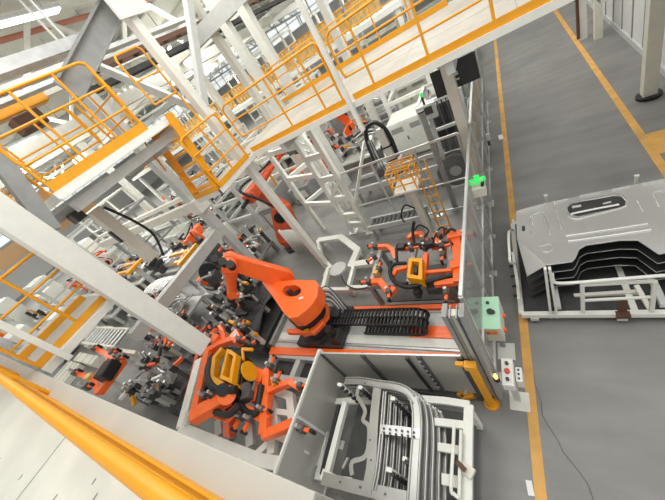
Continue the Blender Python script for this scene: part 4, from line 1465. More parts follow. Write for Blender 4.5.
for z in (1.3, 2.4, 3.4):
    MB().bar(pa + V((0, 0, z)), pc + V((0, 0, z)), 0.1, 0.14).build('side_beam', 'white', t)
    MB().bar(pc + V((0, 0, z)), pd + V((0, 0, z)), 0.1, 0.14).build('side_beam', 'white', t)
MB().bar(pb + V((0.05, 0, 1.2)), (-3.5, 7.4, 2.6), 0.08, 0.08).build('stay', 'white', t)


# ------------------------------------------------------------------ machines behind the cross fence
def cabinet(label, c, sx, sy, h, m='lgrey', rz=0.0, group=None, doors=2, name='control_cabinet'):
    c = V((c[0], c[1], 0))
    t = thing(name, label, 'cabinet', c, group)
    MB().box(c.x - sx / 2, c.y - sy / 2, 0.08, c.x + sx / 2, c.y + sy / 2, h).build('body', m, t, bevel=0.01)
    MB().box(c.x - sx / 2 + .02, c.y - sy / 2 + .02, 0, c.x + sx / 2 - .02, c.y + sy / 2 - .02, 0.08).build('plinth', 'dgrey', t)
    dw = sx / doors
    for k in range(doors):
        xx = c.x - sx / 2 + dw * k
        d = MB().box(xx + 0.02, c.y - sy / 2 - 0.02, 0.14, xx + dw - 0.02, c.y - sy / 2, h - 0.06).build('door', m, t, bevel=0.004)
        MB().box(xx + dw - 0.1, c.y - sy / 2 - 0.05, h * 0.5, xx + dw - 0.07, c.y - sy / 2 - 0.02, h * 0.5 + 0.14).build('handle', 'black', d)
        mb = MB()
        for q in range(5):
            mb.box(xx + 0.12, c.y - sy / 2 - 0.026, h * 0.75 + q * 0.04, xx + dw - 0.14, c.y - sy / 2 - 0.02, h * 0.75 + q * 0.04 + 0.018)
        mb.build('vent', 'dgrey', d)
    return t


hm = G(427, 112, 2.4)
t = thing('operator_terminal', 'grey operator panel with a small screen on a post behind the cross fence', 'control panel', (hm.x, hm.y, 0))
MB().bar((hm.x, hm.y + .08, 0), (hm.x, hm.y + .08, hm.z), 0.09, 0.09).build('post', 'lgrey', t)
MB().cbox(hm, (0.5, 0.12, 0.42)).build('housing', 'lgrey', t, bevel=0.02)
MB().cbox(hm + V((0, -0.065, 0.04)), (0.32, 0.01, 0.2)).build('screen', 'dark', t)
MB().cyl(hm + V((-0.05, -0.06, -0.14)), hm + V((-0.05, -0.09, -0.14)), 0.04).build('stop_button', 'paper', t)
sl = MB().cyl(hm + V((0, 0, 0.21)), hm + V((0, 0, 0.42)), 0.03).build('stack_light', 'black', t)
MB().cyl(hm + V((0, 0, 0.42)), hm + V((0, 0, 0.52)), 0.035).build('lens', 'green', sl)

t = thing('alu_post', 'tall grey aluminium post standing in the cross fence', 'post', (-1.75, 6.95, 0))
MB().bar((-1.75, 6.95, 0), (-1.75, 6.95, 2.9), 0.11, 0.11).build('profile', 'grey', t, bevel=0.005)
MB().bar((-1.75, 6.95, 2.9), (-1.75, 6.95, 2.93), 0.12, 0.12).build('cap', 'black', t)
MB().cbox((-1.75, 6.95, 0.01), (0.24, 0.24, 0.02)).build('foot_plate', 'grey', t)


def portal(label, c, sx, sy, h, m='lgrey', w=0.12, nb=3, cat='frame', name='steel_gantry', group=None):
    c = V((c[0], c[1], 0))
    t = thing(name, label, cat, c, group)
    xs_ = [c.x - sx / 2, c.x + sx / 2]
    ys_ = [c.y - sy / 2, c.y + sy / 2]
    for x in xs_:
        for y in ys_:
            MB().bar((x, y, 0), (x, y, h), w, w).build('post', m, t)
    for k in range(nb):
        z = h * (k + 1) / nb - w / 2
        for y in ys_:
            MB().bar((xs_[0], y, z), (xs_[1], y, z), w * .8, w * .8).build('cross_bar', m, t)
        for x in xs_:
            MB().bar((x, ys_[0], z), (x, ys_[1], z), w * .8, w * .8).build('side_bar', m, t)
    return t


# dark machine behind aisle fence
c = G(455, 110, 1.8)
t = portal('dark machine frame with hanging cables behind the cross fence near the aisle', (c.x - .25, 9.4), 1.1, 1.4, 2.5, 'lgrey', 0.1)
MB().box(c.x - 0.65, 9.0, 0.1, c.x + 0.2, 9.9, 2.2).build('machine_core', 'dark', t, bevel=0.02)
mb = MB()
for k in range(8):
    x = c.x - 0.7 + k * 0.12
    mb.tube(spline([(x, 8.85, 2.35), (x + 0.05, 8.75, 1.6), (x - 0.04, 8.8, 0.7)], 4), 0.022, n=6, m=k % 2)
mb.build('cable_bundle', ['rubber', 'dgrey'], t)
c = G(456, 168, 0.55)
t = thing('cable_reel', 'dark round cable reel behind the cross fence', 'reel', (c.x, c.y, 0))
MB().cyl((c.x, c.y - 0.12, 0.55), (c.x, c.y + 0.12, 0.55), 0.42, n=28).build('drum', 'dark', t)
for s in (-1, 1):
    MB().cyl((c.x, c.y + s * 0.12, 0.55), (c.x, c.y + s * 0.14, 0.55), 0.5, n=28).build('flange', 'dgrey', t)
MB().cyl((c.x, c.y - 0.16, 0.55), (c.x, c.y - 0.14, 0.55), 0.16, n=20).build('hub', 'steel', t)
mb = MB()
mb.bar((c.x - .4, c.y, 0.02), (c.x + .4, c.y, 0.02), 0.4, 0.04)
mb.bar((c.x - .35, c.y + .2, 0), (c.x, c.y + .2, 0.55), 0.05, 0.05)
mb.bar((c.x + .35, c.y + .2, 0), (c.x, c.y + .2, 0.55), 0.05, 0.05)
mb.build('cradle', 'lgrey', t)
cabinet('pale control cabinet standing behind the hose tower', (-4.4, 13.2), 1.5, 0.8, 2.0, 'beige')
c = G(388, 118, 0.5)
t = portal('grey shelf frame with slatted levels behind the hose tower', (c.x, c.y), 1.5, 1.0, 1.7, 'lgrey', 0.08, 5, 'shelf', 'slatted_rack')
cabinet('large white machine enclosure at the back of the cell, behind the walkway column', (-3.0, 11.4), 2.2, 1.2, 1.5, 'white', doors=3, name='machine_enclosure')
# low conveyor in rear of cell
t = thing('roller_conveyor', 'dark low conveyor crossing the cell just in front of the cross fence', 'conveyor', (-3.3, 6.4, 0))
for y in (6.22, 6.62):
    MB().bar((-4.1, y, 0.5), (-2.35, y, 0.5), 0.06, 0.14).build('side_rail', 'lgrey', t)
for k in range(12):
    x = -4.0 + k * 0.14
    MB().cyl((x, 6.25, 0.5), (x, 6.59, 0.5), 0.045, n=10).build('roller', 'dgrey', t)
for x in (-4.0, -2.45):
    for y in (6.22, 6.62):
        MB().bar((x, y, 0), (x, y, 0.45), 0.06, 0.06).build('leg', 'grey', t)
t = thing('roller_conveyor', 'long dark conveyor behind the cross fence at the foot of the hose tower', 'conveyor', (-3.3, 8.6, 0))
for y in (8.2, 9.0):
    MB().bar((-5.2, y, 0.7), (-2.0, y, 0.7), 0.08, 0.2).build('side_rail', 'lgrey', t)
MB().box(-5.2, 8.24, 0.6, -2.0, 8.96, 0.68).build('belt', 'dark', t)
for x in (-5.0, -3.6, -2.2):
    for y in (8.2, 9.0):
        MB().bar((x, y, 0), (x, y, 0.6), 0.08, 0.08).build('leg', 'grey', t)


# ------------------------------------------------------------------ welding fixtures
def fixture(label, c, sx, sy, h, seed, part=True, m='lgrey', group='welding fixtures', clamps=8, partm='press'):  # default sheet colour darkened to stand in for shade among the clutter
    rnd = random.Random(seed)
    c = V((c[0], c[1], 0))
    t = thing('welding_fixture', label, 'fixture', c, group)
    MB().box(c.x - sx / 2, c.y - sy / 2, h - 0.1, c.x + sx / 2, c.y + sy / 2, h).build('table', m, t, bevel=0.01)
    for x in (-1, 1):
        for y in (-1, 1):
            MB().bar((c.x + x * sx * .45, c.y + y * sy * .45, 0), (c.x + x * sx * .45, c.y + y * sy * .45, h - .1), 0.14, 0.14).build('leg', m, t)
    if part:
        n = 9
        mb = MB()
        grid = []
        for i in range(n):
            for j in range(n):
                u, v = i / (n - 1) - .5, j / (n - 1) - .5
                grid.append((c.x + u * sx * .8, c.y + v * sy * .75, h + 0.35 + 0.14 * math.sin(u * 9 + seed) * math.cos(v * 7) - 0.3 * u * u))
        mb.add(grid, [(i * n + j, i * n + j + 1, (i + 1) * n + j + 1, (i + 1) * n + j) for i in range(n - 1) for j in range(n - 1) if not (i in (3, 4) and j in (2, 5))], 0, True)
        o = mb.build('sheet_part', partm, t)
        md = o.modifiers.new('thick', 'SOLIDIFY')
        md.thickness = 0.03
        for q in range(3):
            x, y = c.x + rnd.uniform(-.35, .35) * sx, c.y + rnd.uniform(-.35, .35) * sy
            MB().tube(spline([(x - .4, y - .2, h + .45), (x, y, h + .55), (x + .4, y + .15, h + .42)], 4), 0.05).build('reinforcement', 'steel' if partm == 'dark' else partm, t)
    for q in range(clamps):
        x, y = c.x + rnd.uniform(-.5, .5) * sx, c.y + rnd.uniform(-.5, .5) * sy
        hh = rnd.uniform(.3, .8)
        a = rnd.uniform(0, 6.28)
        mm = rnd.choice(['dorange', 'orange', 'dgrey', 'dark', 'yellow', 'white'])
        po = MB().bar((x, y, h), (x, y, h + hh), 0.1, 0.1).build('clamp_post', rnd.choice(['beige', 'lgrey', 'dgrey', 'grey']), t)
        MB().cbox((x, y, h + hh), (0.16, 0.12, 0.2), a).build('clamp', 'dark', po)
        MB().bar((x, y, h + hh + .05), (x + .34 * math.cos(a), y + .34 * math.sin(a), h + hh + rnd.uniform(-.1, .1)), 0.08, 0.09).build('clamp_arm', mm, po)
        MB().cyl((x, y, h + hh), (x - .1 * math.cos(a), y - .1 * math.sin(a), h + hh + .3), 0.04, n=8).build('cylinder', 'steel', po)
    return t


fixture('shade-darkened welding fixture with orange clamps and a silver part under the big robot arm', (-7.35, 3.3), 2.5, 2.3, 0.55, 3, m='dark', clamps=38, partm='dark')  # table and silver sheet coloured dark to stand in for deep shadow
fixture('grey welding fixture with silver floor panel between the two orange robots', (-9.5, 6.1), 1.7, 1.3, 0.5, 5, m='grey', clamps=14)
fixture('welding fixture with silver sheets left of the white stand', (-9.75, 0.85), 2.2, 1.1, 0.4, 8, m='dgrey', clamps=20)
fixture('low welding fixture with scattered clamps and silver sheets beside the small distant gripper', (-10.4, 2.3), 1.9, 1.1, 0.4, 43, m='grey', clamps=16)
fixture('long grey welding fixture beyond the broad hanging column', (-11.9, 3.55), 2.2, 1.1, 0.6, 11, m='lgrey', clamps=18)
fixture('far welding fixture with clamps behind the yellow forks', (-15.0, 6.5), 2.4, 2.0, 0.7, 13, m='lgrey', clamps=12)
fixture('welding fixture behind the white ladder tower', (-7.6, 11.0), 2.6, 1.8, 0.8, 17, m='white', clamps=14)
fixture('farther welding fixture with silver part beyond the main walkway', (-6.0, 16.5), 3.0, 2.0, 0.9, 19, m='grey', clamps=12)
fixture('welding fixture far left below the upper platform', (-19.0, 6.0), 3.0, 2.2, 0.8, 23, m='white', clamps=14)
fixture('welding fixture at the far left behind the side walkway', (-18.0, 2.6), 3.0, 1.8, 0.7, 29, m='lgrey', clamps=14)
fixture('welding fixture far beyond the duct beam', (-15.5, 10.0), 3.0, 2.0, 0.8, 31, m='grey', clamps=14)
fixture('welding fixture farther along the hall beyond the yellow rail', (-11.0, 15.5), 3.0, 2.2, 0.9, 37, m='grey', clamps=14)
fixture('welding fixture far behind the right part of the walkway', (-2.6, 19.0), 2.6, 2.0, 0.9, 41, m='grey', clamps=12, partm='steel')

# far left small gripper
t = thing('frame_gripper', 'small distant orange frame gripper on a pale stand left of the fixtures', 'gripper', (-12.6, 1.0, 1.0))
A = lambda x, y, z: G(60 + x / 3.846, 290 + y / 3.846, z)
z = 1.1
oseg('side_beam', [A(245, 275, z), A(150, 400, z)], 0.2, 0.2, t)
oseg('arm', [A(135, 225, z), A(245, 280, z)], 0.16, 0.16, t)
oseg('arm', [A(60, 318, z), A(130, 345, z), A(150, 395, z)], 0.15, 0.15, t)
oseg('side_beam', [A(205, 240, z), A(110, 375, z)], 0.12, 0.14, t)
MB().cbox(A(185, 310, z + .2), (0.5, 0.6, 0.4), 0.3).build('tool_changer', 'rubber', t, bevel=0.05)
MB().cbox(A(115, 335, z + .1), (0.3, 0.2, 0.2), 0.3).build('valve_block', 'yelmesh', t)
for x, y in ((135, 225), (205, 240), (60, 318), (105, 372), (230, 265)):
    clampunit(t, A(x, y, z + .1), (1, 0.3, 0), 1.8)
t = thing('gripper_stand', 'pale stand under the small distant orange gripper', 'stand', (-12.6, 1.0, 0))
for x in (-13.3, -11.8):
    for y in (0.5, 1.5):
        MB().bar((x, y, 0), (x, y, 0.9), 0.12, 0.12).build('leg', 'beige', t)
for y in (0.5, 1.5):
    MB().bar((-13.4, y, 0.93), (-11.7, y, 0.93), 0.12, 0.12).build('top_bar', 'beige', t)

# bins and plates at lower left
for lab, x, y, sx, sy, h in (('flat beige cover plate beside the lower left side walkway', 98, 336, 1.5, 1.2, 0.3),
                             ('flat beige cover plate near the white edge beam at lower left', 65, 372, 1.8, 1.0, 0.3),
                             ('grey floor duct with dark joints next to the beige plates', 85, 358, 2.6, 0.4, 0.4)):
    g = G(x, y, h)
    t = thing('cover_plate' if 'plate' in lab else 'cable_duct', lab, 'cover' if 'plate' in lab else 'duct', (g.x, g.y, 0))
    MB().box(g.x - sx / 2, g.y - sy / 2, 0, g.x + sx / 2, g.y + sy / 2, h).build('cover', 'beige' if 'beige' in lab else 'lgrey', t, bevel=0.01)
    for k in range(3):
        xx = g.x - sx / 2 + sx * (k + .5) / 3
        MB().box(xx, g.y - sy / 2, h, xx + .03, g.y + sy / 2, h + .004).build('joint', 'dgrey', t)

for lab, x, y, rz, m in (('orange guide beam near the grey duct at left', 152, 329, 0.25, 'orange'),
                         ('worn orange bar beside the white gripper stand', 194, 372, -1.0, 'dorange')):
    g = G(x, y, 0.6)
    t = thing('guide_beam', lab, 'beam', (g.x, g.y, 0))
    d = V((math.cos(rz), math.sin(rz), 0))
    MB().bar(g - d * 0.8, g + d * 0.8, 0.14, 0.12).build('beam_body', m, t, bevel=0.01)
    for s in (-0.6, 0.6):
        q_ = g + d * s
        MB().bar((q_.x, q_.y, 0), (q_.x, q_.y, 0.55), 0.1, 0.1).build('foot', 'dgrey', t)

# yellow forks
for lab, x, y, z in (('yellow two prong fork fixture left of the slim grey column', 178, 258, 2.0), ('yellow two prong fork fixture beside the pale beige lift', 129, 268, 2.0)):
    g = G(x, y, z)
    t = thing('fork_fixture', lab, 'fixture', (g.x, g.y, 0))
    for dx in (-0.28, 0.28):
        MB().bar(g + V((-0.9, dx, 0.0)), g + V((0.7, dx, 0)), 0.15, 0.12).build('prong', 'yellow', t, bevel=0.01)
    MB().bar(g + V((0.7, -0.5, 0)), g + V((0.7, 0.6, 0)), 0.18, 0.14).bar(g + V((0.4, -0.28, 0)), g + V((0.4, 0.28, 0)), 0.1, 0.1).build('yoke', 'yellow', t, bevel=0.01)
    MB().bar((g.x + .5, g.y, 0), (g.x + .5, g.y, g.z - .06), 0.2, 0.2).cbox((g.x + .5, g.y, .02), (.5, .5, .04)).build('post', 'lgrey', t)

# silver panels on a far rack
g0 = G(160, 290, 0.9)
t = thing('panel_rack', 'grey rack of curved silver rails under the pale beam', 'rack', (g0.x, g0.y, 0))
for x in (-.9, .9):
    for y in (-.8, .8):
        MB().bar((g0.x + x, g0.y + y, 0), (g0.x + x, g0.y + y, 0.8), 0.1, 0.1).build('leg', 'grey', t)
for y in (-.8, .8):
    MB().bar((g0.x - 1, g0.y + y, .8), (g0.x + 1, g0.y + y, .8), 0.1, 0.1).build('bar', 'grey', t)
for k in range(8):
    x = g0.x - .85 + k * .24
    tag(MB().tube(spline([(x, g0.y - .8, .88), (x + .05, g0.y - .3, 1.12), (x + .1, g0.y + .3, 1.12), (x + .12, g0.y + .8, .88)], 5), 0.045).build('curved_rail', 'silver', base=(x, g0.y, .85)),
        'curved silver rail lying in the grey rack under the pale beam', 'car part', 'curved rails in the grey rack')

# hanging beige lift
t = thing('hanging_lift', 'beige hanging lift column with black clamp heads below the upper platform', 'lift', (-7.0, 2.6, 3.6))
MB().bar((-7.0, 2.62, 3.75), (-7.0, 2.62, 5.17), 0.24, 0.22).build('column', 'beige', t, bevel=0.01)
MB().box(-7.06, 2.47, 4.4, -6.95, 2.5, 4.7).build('slot', 'black', t)
MB().tube(spline([(-6.85, 2.75, 5.1), (-6.8, 2.9, 4.6), (-6.9, 3.0, 4.1), (-6.7, 2.7, 3.7)], 5), 0.03).build('cable', 'rubber', t)
for k in range(3):
    MB().cbox((-7.1 + .14 * k, 2.55, 3.65 - .08 * k), (0.1, 0.3, 0.14), 0.4).build('clamp_head', 'dark', t)
MB().cbox((-6.85, 2.62, 3.5), (0.5, 0.16, 0.1), 0.3).build('carrier', 'lgrey', t)
t = thing('junction_box', 'dark pulley box where the lift meets the pale column', 'box', (-7.2, 2.35, 5.0))
MB().cbox((-7.15, 2.4, 5.25), (0.3, 0.2, 0.2)).build('box', 'dark', t, bevel=0.02)

# white pressed fender panels between robots
g = G(318, 258, 0.7)
t = thing('sheet_guard', 'large curved white guard sheet at the foot of the white square column', 'guard', (-6.0, 5.6, 0))
n = 8
pts = []
for i in range(n + 1):
    a = i / n
    for z in (0.05, 1.25):
        pts.append((-7.3 + 1.75 * a, 6.15 - 0.85 * a + 0.25 * math.sin(a * PI), z))
o = MB().add(pts, [(2 * i, 2 * i + 1, 2 * i + 3, 2 * i + 2) for i in range(n)], 0, True).build('sheet', 'white', t)
md = o.modifiers.new('thick', 'SOLIDIFY')
md.thickness = 0.03
for a in (0, 1):
    MB().bar((-7.3 + 1.75 * a, 6.2 - 0.85 * a, 0), (-7.3 + 1.75 * a, 6.2 - 0.85 * a, 1.25), 0.07, 0.07).build('post', 'lgrey', t)

# lower base frame below the track, left of the fence
t = thing('support_trestle', 'grey base frame with dark slots below the orange track end', 'frame', (-4.7, 1.95, 0))
for y in (1.62, 2.15):
    MB().bar((-5.9, y, 0.3), (-3.6, y, 0.3), 0.14, 0.2).build('long_bar', 'lgrey', t, bevel=0.008)
for x in (-5.8, -4.9, -3.7):
    MB().bar((x, 1.62, 0.3), (x, 2.15, 0.3), 0.14, 0.18).build('cross_bar', 'lgrey', t)
MB().box(-5.7, 1.7, 0.12, -3.8, 2.08, 0.2).build('tray', 'dark', t)
for x in (-5.8, -3.7):
    for y in (1.62, 2.15):
        MB().bar((x, y, 0), (x, y, 0.22), 0.12, 0.12).build('foot', 'grey', t)

# ------------------------------------------------------------------ hall beyond the walkway
for i, (x, y, s, m) in enumerate(((-7.35, 10.2, 0.3, 'white'), (-6.45, 10.2, 0.3, 'white'), (-9.2, 11.8, 0.3, 'beige'), (-5.4, 13.5, 0.3, 'white'), (-3.0, 15.5, 0.28, 'beige'), (-13.5, 13.0, 0.35, 'white'), (-17.0, 18.0, 0.4, 'beige'), (-24, 12, 0.4, 'white'), (-31, 20, 0.5, 'beige'))):
    column(MB().box(x - s / 2, y - s / 2, 0, x + s / 2, y + s / 2, 8.6), m, '%s hall column beyond the walkway, %s from the right' % ('white' if m == 'white' else 'beige', {-3.0: 'first', -5.4: 'second', -6.45: 'third', -7.35: 'fourth', -9.2: 'fifth', -13.5: 'sixth', -17.0: 'seventh', -24: 'eighth', -31: 'ninth'}[x]))
for i, (x0_, y0_, x1_, y1_, z, m, lab) in enumerate((
        (-9.2, 10.2, -3.0, 10.2, 7.2, 'lgrey', 'grey overhead beam above the far railing'),
        (-30, 13.5, -3, 13.5, 7.8, 'beige', 'beige overhead crane rail beyond the far railing'),
        (-34, 18, -2, 18, 8.2, 'white', 'white overhead beam deep in the hall'),
        (-34, 24, -2, 24, 7.6, 'lgrey', 'grey overhead beam in front of the far gallery'),
        (-13.5, 3, -13.5, 30, 7.4, 'white', 'white runway beam along the hall left of the trusses'),
        (-20, 3, -20, 34, 7.9, 'beige', 'beige runway beam farther left along the hall'))):
    beam(MB().bar((x0_, y0_, z), (x1_, y1_, z), 0.3, 0.45), m, lab)

# far gallery with yellow guard panels
t = thing('gallery', 'distant white gallery carrying yellow guard panels', 'gallery', (-18, 22, 4))
MB().box(-40, 21, 3.8, -3.5, 24, 4.1).build('deck', 'white', t)
mb = MB()
x = -40
for k in range(10):
    MB().box(-39 + k * 3.8, 21.1, 0, -38.7 + k * 3.8, 21.4, 3.8).build('post', 'white', t)
num = ['first', 'second', 'third', 'fourth', 'fifth', 'sixth', 'seventh', 'eighth', 'ninth', 'tenth', 'eleventh', 'twelfth', 'thirteenth', 'fourteenth', 'fifteenth', 'sixteenth']
for k in range(14):
    x0_ = -6.3 - k * 2.2
    t = thing('guard_screen', 'dull yellow guard panel on the distant gallery, %s from the right' % num[k], 'panel', (x0_, 21, 4.1), 'yellow panels on the distant gallery')
    MB().box(x0_ - .95, 20.98, 4.2, x0_ + .95, 21.03, 5.35).build('panel', 'yelmesh', t)
    mb = MB()
    for q in range(7):
        mb.box(x0_ - .95 + q * .31, 20.93, 4.15, x0_ - .91 + q * .31, 20.98, 5.4)
    mb.build('slat', 'lineyel', t)
    MB().box(x0_ - 1.0, 20.93, 5.35, x0_ + 1.0, 21.05, 5.42).build('frame', 'yellow', t)

# racks, portals and cabinets filling the hall beyond the rails
rnd = random.Random(4)
plist = [(-5.0, 12.5, 1.8, 1.6, 2.8, 'white'), (-8.8, 14.0, 2.5, 2.0, 3.2, 'beige'), (-3.0, 15.0, 2.0, 1.6, 2.2, 'grey'), (-7.0, 19.0, 3.0, 2.0, 3.0, 'lgrey'), (-12.5, 18.5, 3.0, 2.5, 3.4, 'white'),
         (-1.8, 22.5, 2.4, 2.0, 2.4, 'lgrey'), (-16.0, 14.5, 3.0, 2.5, 3.6, 'beige'), (-21.5, 9.0, 3.0, 2.4, 3.6, 'grey'), (-23.0, 4.2, 3.0, 2.4, 3.4, 'lgrey'), (-27, 7.2, 4, 3, 4.2, 'lgrey'), (-30, 12, 4, 3, 4.5, 'beige'),
         (-11.6, 9.5, 2.0, 2.0, 3.0, 'lgrey'), (-18.5, 12.5, 2.5, 2.2, 3.4, 'lgrey')]
places = ['just past the far railing', 'left of the white hall columns', 'behind the far rail end', 'deep past the far rail', 'well beyond the railing', 'near the aisle far off', 'left beyond the duct beam',
          'far left under the trusses', 'far left by the side walkway', 'at the far left with tall posts', 'at the very far left', 'behind the slim grey column', 'beyond the fixtures at left']
for (x, y, sx, sy, h, m), pl in zip(plist, places):
    portal('%s machine frame %s' % ({'white': 'white', 'grey': 'dark grey', 'lgrey': 'grey', 'beige': 'beige'}[m], pl), (x, y), sx, sy, h, m, 0.16, 3, group='machine frames in the hall')
clist = [(-4.2, 17.6, 1.6, 0.8, 2.0, 'lgrey'), (-8.8, 17.0, 1.6, 0.8, 2.0, 'grey'), (-1.6, 13.2, 1.2, 0.7, 1.8, 'grey'), (-12.8, 12.0, 1.6, 0.8, 2.1, 'beige'), (-10.2, 19.5, 2.4, 0.8, 2.2, 'white'), (-20.5, 3.6, 1.8, 0.8, 2.2, 'white'), (-24.5, 1.2, 2.2, 0.9, 2.4, 'white'), (-22, 14.5, 2.4, 0.9, 2.4, 'white'), (-3.6, 24, 2.2, 0.9, 2.3, 'lgrey'), (-28, 4.0, 2.2, 0.9, 2.6, 'white'), (-33, 9.0, 3.2, 1.2, 3.0, 'white'), (-33, 5.0, 3.2, 1.2, 3.0, 'white'), (-37, 3.0, 3.2, 1.2, 3.2, 'white'), (-38, 9, 3.2, 1.2, 3.2, 'beige')]
cpl = ['beyond the second hall column', 'behind the white frames past the railing', 'near the aisle past the cross fence', 'behind the duct beam far off', 'far behind the railing in white', 'far left under the platform edge', 'at the far left by the rail hoop', 'in the far left hall', 'deep in the hall beside the aisle', 'farther at the far left', 'white and broad near the side wall', 'white and broad left of the side walkway', 'farthest white one at left', 'beige and farthest at left']
for (x, y, sx, sy, h, m), pl in zip(clist, cpl):
    cabinet('control cabinet standing %s' % pl, (x, y), sx, sy, h, m, group='cabinets in the hall')
for k in range(9):
    x = -4.5 - k * 4.4
    portal('tall pale storage rack at the far end of the hall, %s from the right' % num[k], (x, 29 + (k % 3) * 2.5), 3.6, 1.8, 6.6, ['white', 'beige'][k % 2], 0.18, 6, 'rack', 'storage_rack', 'tall racks at the far end')
# conveyors deep in hall
for i, (x, y, L_, z, lab) in enumerate(((-19.5, 1.0, 4.0, 0.8, 'conveyor at left behind the small gripper'), (-5.0, 18.6, 4, 0.9, 'conveyor deep in the hall before the gallery'), (-24, 10.5, 5, 0.9, 'conveyor far at left under the trusses'))):
    t = thing('roller_conveyor', 'pale roller ' + lab, 'conveyor', (x, y, 0), 'hall conveyors')
    for dy in (-.4, .4):
        MB().bar((x - L_ / 2, y + dy, z), (x + L_ / 2, y + dy, z), 0.08, 0.18).build('side_rail', 'beige', t)
        for dx in (-.45, 0, .45):
            MB().bar((x + dx * L_, y + dy, 0), (x + dx * L_, y + dy, z), 0.1, 0.1).build('leg', 'lgrey', t)
    for k in range(10):
        xx = x - L_ / 2 + L_ * (k + .5) / 10
        MB().cyl((xx, y - .38, z + .02), (xx, y + .38, z + .02), 0.07, n=8).build('roller', 'steel', t)
# white carton-like panels at left
wl = [(-22, 2.2, 'first'), (-20.5, 5.2, 'second'), (-26, 2.6, 'third'), (-17.0, 8.4, 'fourth'), (-13.2, 7.8, 'fifth'), (-29, 9.4, 'sixth')]
for x, y, n_ in wl:
    t = thing('white_bin', 'stack bin of white sheet metal on the hall floor at left, %s of six' % n_, 'bin', (x, y, 0), 'white bins at left')
    mb = MB()
    mb.box(x - .8, y - .6, .15, x + .8, y - .55, 1.3).box(x - .8, y + .55, .15, x + .8, y + .6, 1.3).box(x - .8, y - .55, .15, x - .75, y + .55, 1.3).box(x + .75, y - .55, .15, x + .8, y + .55, 1.3).box(x - .8, y - .6, .1, x + .8, y + .6, .15)
    mb.build('bin_body', 'white', t)
    for dx in (-.7, .7):
        for dy in (-.5, .5):
            MB().box(x + dx - .05, y + dy - .05, 0, x + dx + .05, y + dy + .05, .1).build('foot', 'grey', t)

# services under the roof
t = thing('sprinkler_pipe', 'faded red sprinkler pipe under the roof at upper left', 'pipe', (-12.5, 6, 10))
zp = min(10.1, GX(80, 18, -12.5).z)
MB().tube([(-12.5, -3, zp), (-12.5, 30, zp)], 0.08, n=10).build('pipe_run', 'pink', t)
for y in range(0, 30, 5):
    MB().bar((-12.5, y, zp), (-12.5, y, 10.8), 0.03, 0.03).build('hanger', 'lgrey', t)
for k, (x, z) in enumerate(((-15.5, 9.4), (-23, 9.2))):
    t = thing('air_duct', 'round silver air duct under the roof, %s in from the cell' % num[k], 'duct', (x, 20, z))
    MB().cyl((x, -4, z), (x, 50, z), 0.42, n=16).build('duct_run', 'steel', t)
    for y in range(-2, 50, 6):
        MB().bar((x, y, z + .4), (x, y, 10.8), 0.04, 0.04).build('hanger', 'lgrey', t)
for k, x in enumerate((-9.4, -10.2)):
    tag(MB().bar((x, -3, 8.0), (x, 40, 8.0), 0.35, 0.1).build('cable_tray', 'steel', base=(x, 10, 8)), 'galvanised cable tray hung under the trusses, %s' % ('nearer one' if k == 0 else 'farther one'), 'cable tray')
hp = GX(18, 105, -11)
t = thing('chain_hoist', 'dark yellow hoist trolley hanging behind the upper left railing', 'hoist', hp)
MB().bar(hp + V((0, -1.3, 0)), hp + V((0, 0.7, 0)), 0.35, 0.4).build('hoist_body', 'yellow', t, bevel=0.03)
MB().cbox(hp + V((0.3, -0.3, -0.5)), (0.5, 0.7, 0.4)).build('motor', 'brown', t, bevel=0.04)
MB().bar(hp + V((0, -0.6, 0.25)), V((hp.x, hp.y - 0.6, 8.0)), 0.08, 0.08).bar(hp + V((0, 0.8, 0.25)), V((hp.x, hp.y + .8, 8.0)), 0.08, 0.08).build('hanger', 'dark', t)
beam(MB().bar((-11, 0, 8.1), (-11, 12, 8.1), 0.2, 0.3), 'beige', 'beige monorail beam carrying the yellow hoist')
for k, (px_, py_, X_, m_) in enumerate(((192, 28, -8.7, 'brown'), (147, 65, -9.0, 'dark'))):
    p = GX(px_, py_, X_)
    t = thing('cable_ladder', 'dark slotted cable ladder under the roof, %s' % ['the higher brown one', 'the lower black one'][k], 'cable tray', (X_, 6, p.z))
    for dx in (-.16, .16):
        MB().bar((X_ + dx, 5.6, p.z), (X_ + dx, 24, p.z), 0.04, 0.13).build('side_rail', m_, t)
    for q in range(28):
        MB().bar((X_ - .16, 5.7 + q * .66, p.z), (X_ + .16, 5.7 + q * .66, p.z), 0.2, 0.03).build('rung', m_, t)
    for y in (6, 12, 18):
        MB().bar((X_ + .2, y, p.z), (X_ + .2, y, 10.8), 0.04, 0.04).build('hanger', 'lgrey', t)
beam(MB().bar(GY(92, 64, 6.2), GY(215, 116, 6.2), 0.12, 0.2), 'lgrey', 'grey sloping brace seen behind the upper left railing and ladder', 'brace')
beam(MB().bar(GX(57, 225, -8.3), GX(90, 200, -8.3), 0.2, 0.3), 'tan', 'tan beam end beneath the upper left platform', 'beam')
beam(MB().bar(GX(-5, 266, -9.0), GX(50, 227, -9.0), 0.25, 0.3), 'tan', 'tan beam passing behind the broad hanging column', 'beam')
# luminaires
num2 = num
li = 0
for x in (-10, -17, -25, -34):
    for y in (6, 14, 24):
        t = thing('hall_lamp', 'long strip lamp under the roof, row %s, place %s' % (num[[6, 14, 24].index(y)], num[[-10, -17, -25, -34].index(x)]), 'lamp', (x, y, 9.3), 'roof strip lamps')
        MB().box(x - .15, y - 1.6, 9.36, x + .15, y + 1.6, 9.44).build('housing', 'lgrey', t)
        MB().box(x - .12, y - 1.55, 9.32, x + .12, y + 1.55, 9.36).build('tube', 'lamp', t)
        for dy in (-1.2, 1.2):
            MB().bar((x, y + dy, 9.44), (x, y + dy, 10.8), 0.03, 0.03).build('hanger', 'lgrey', t)

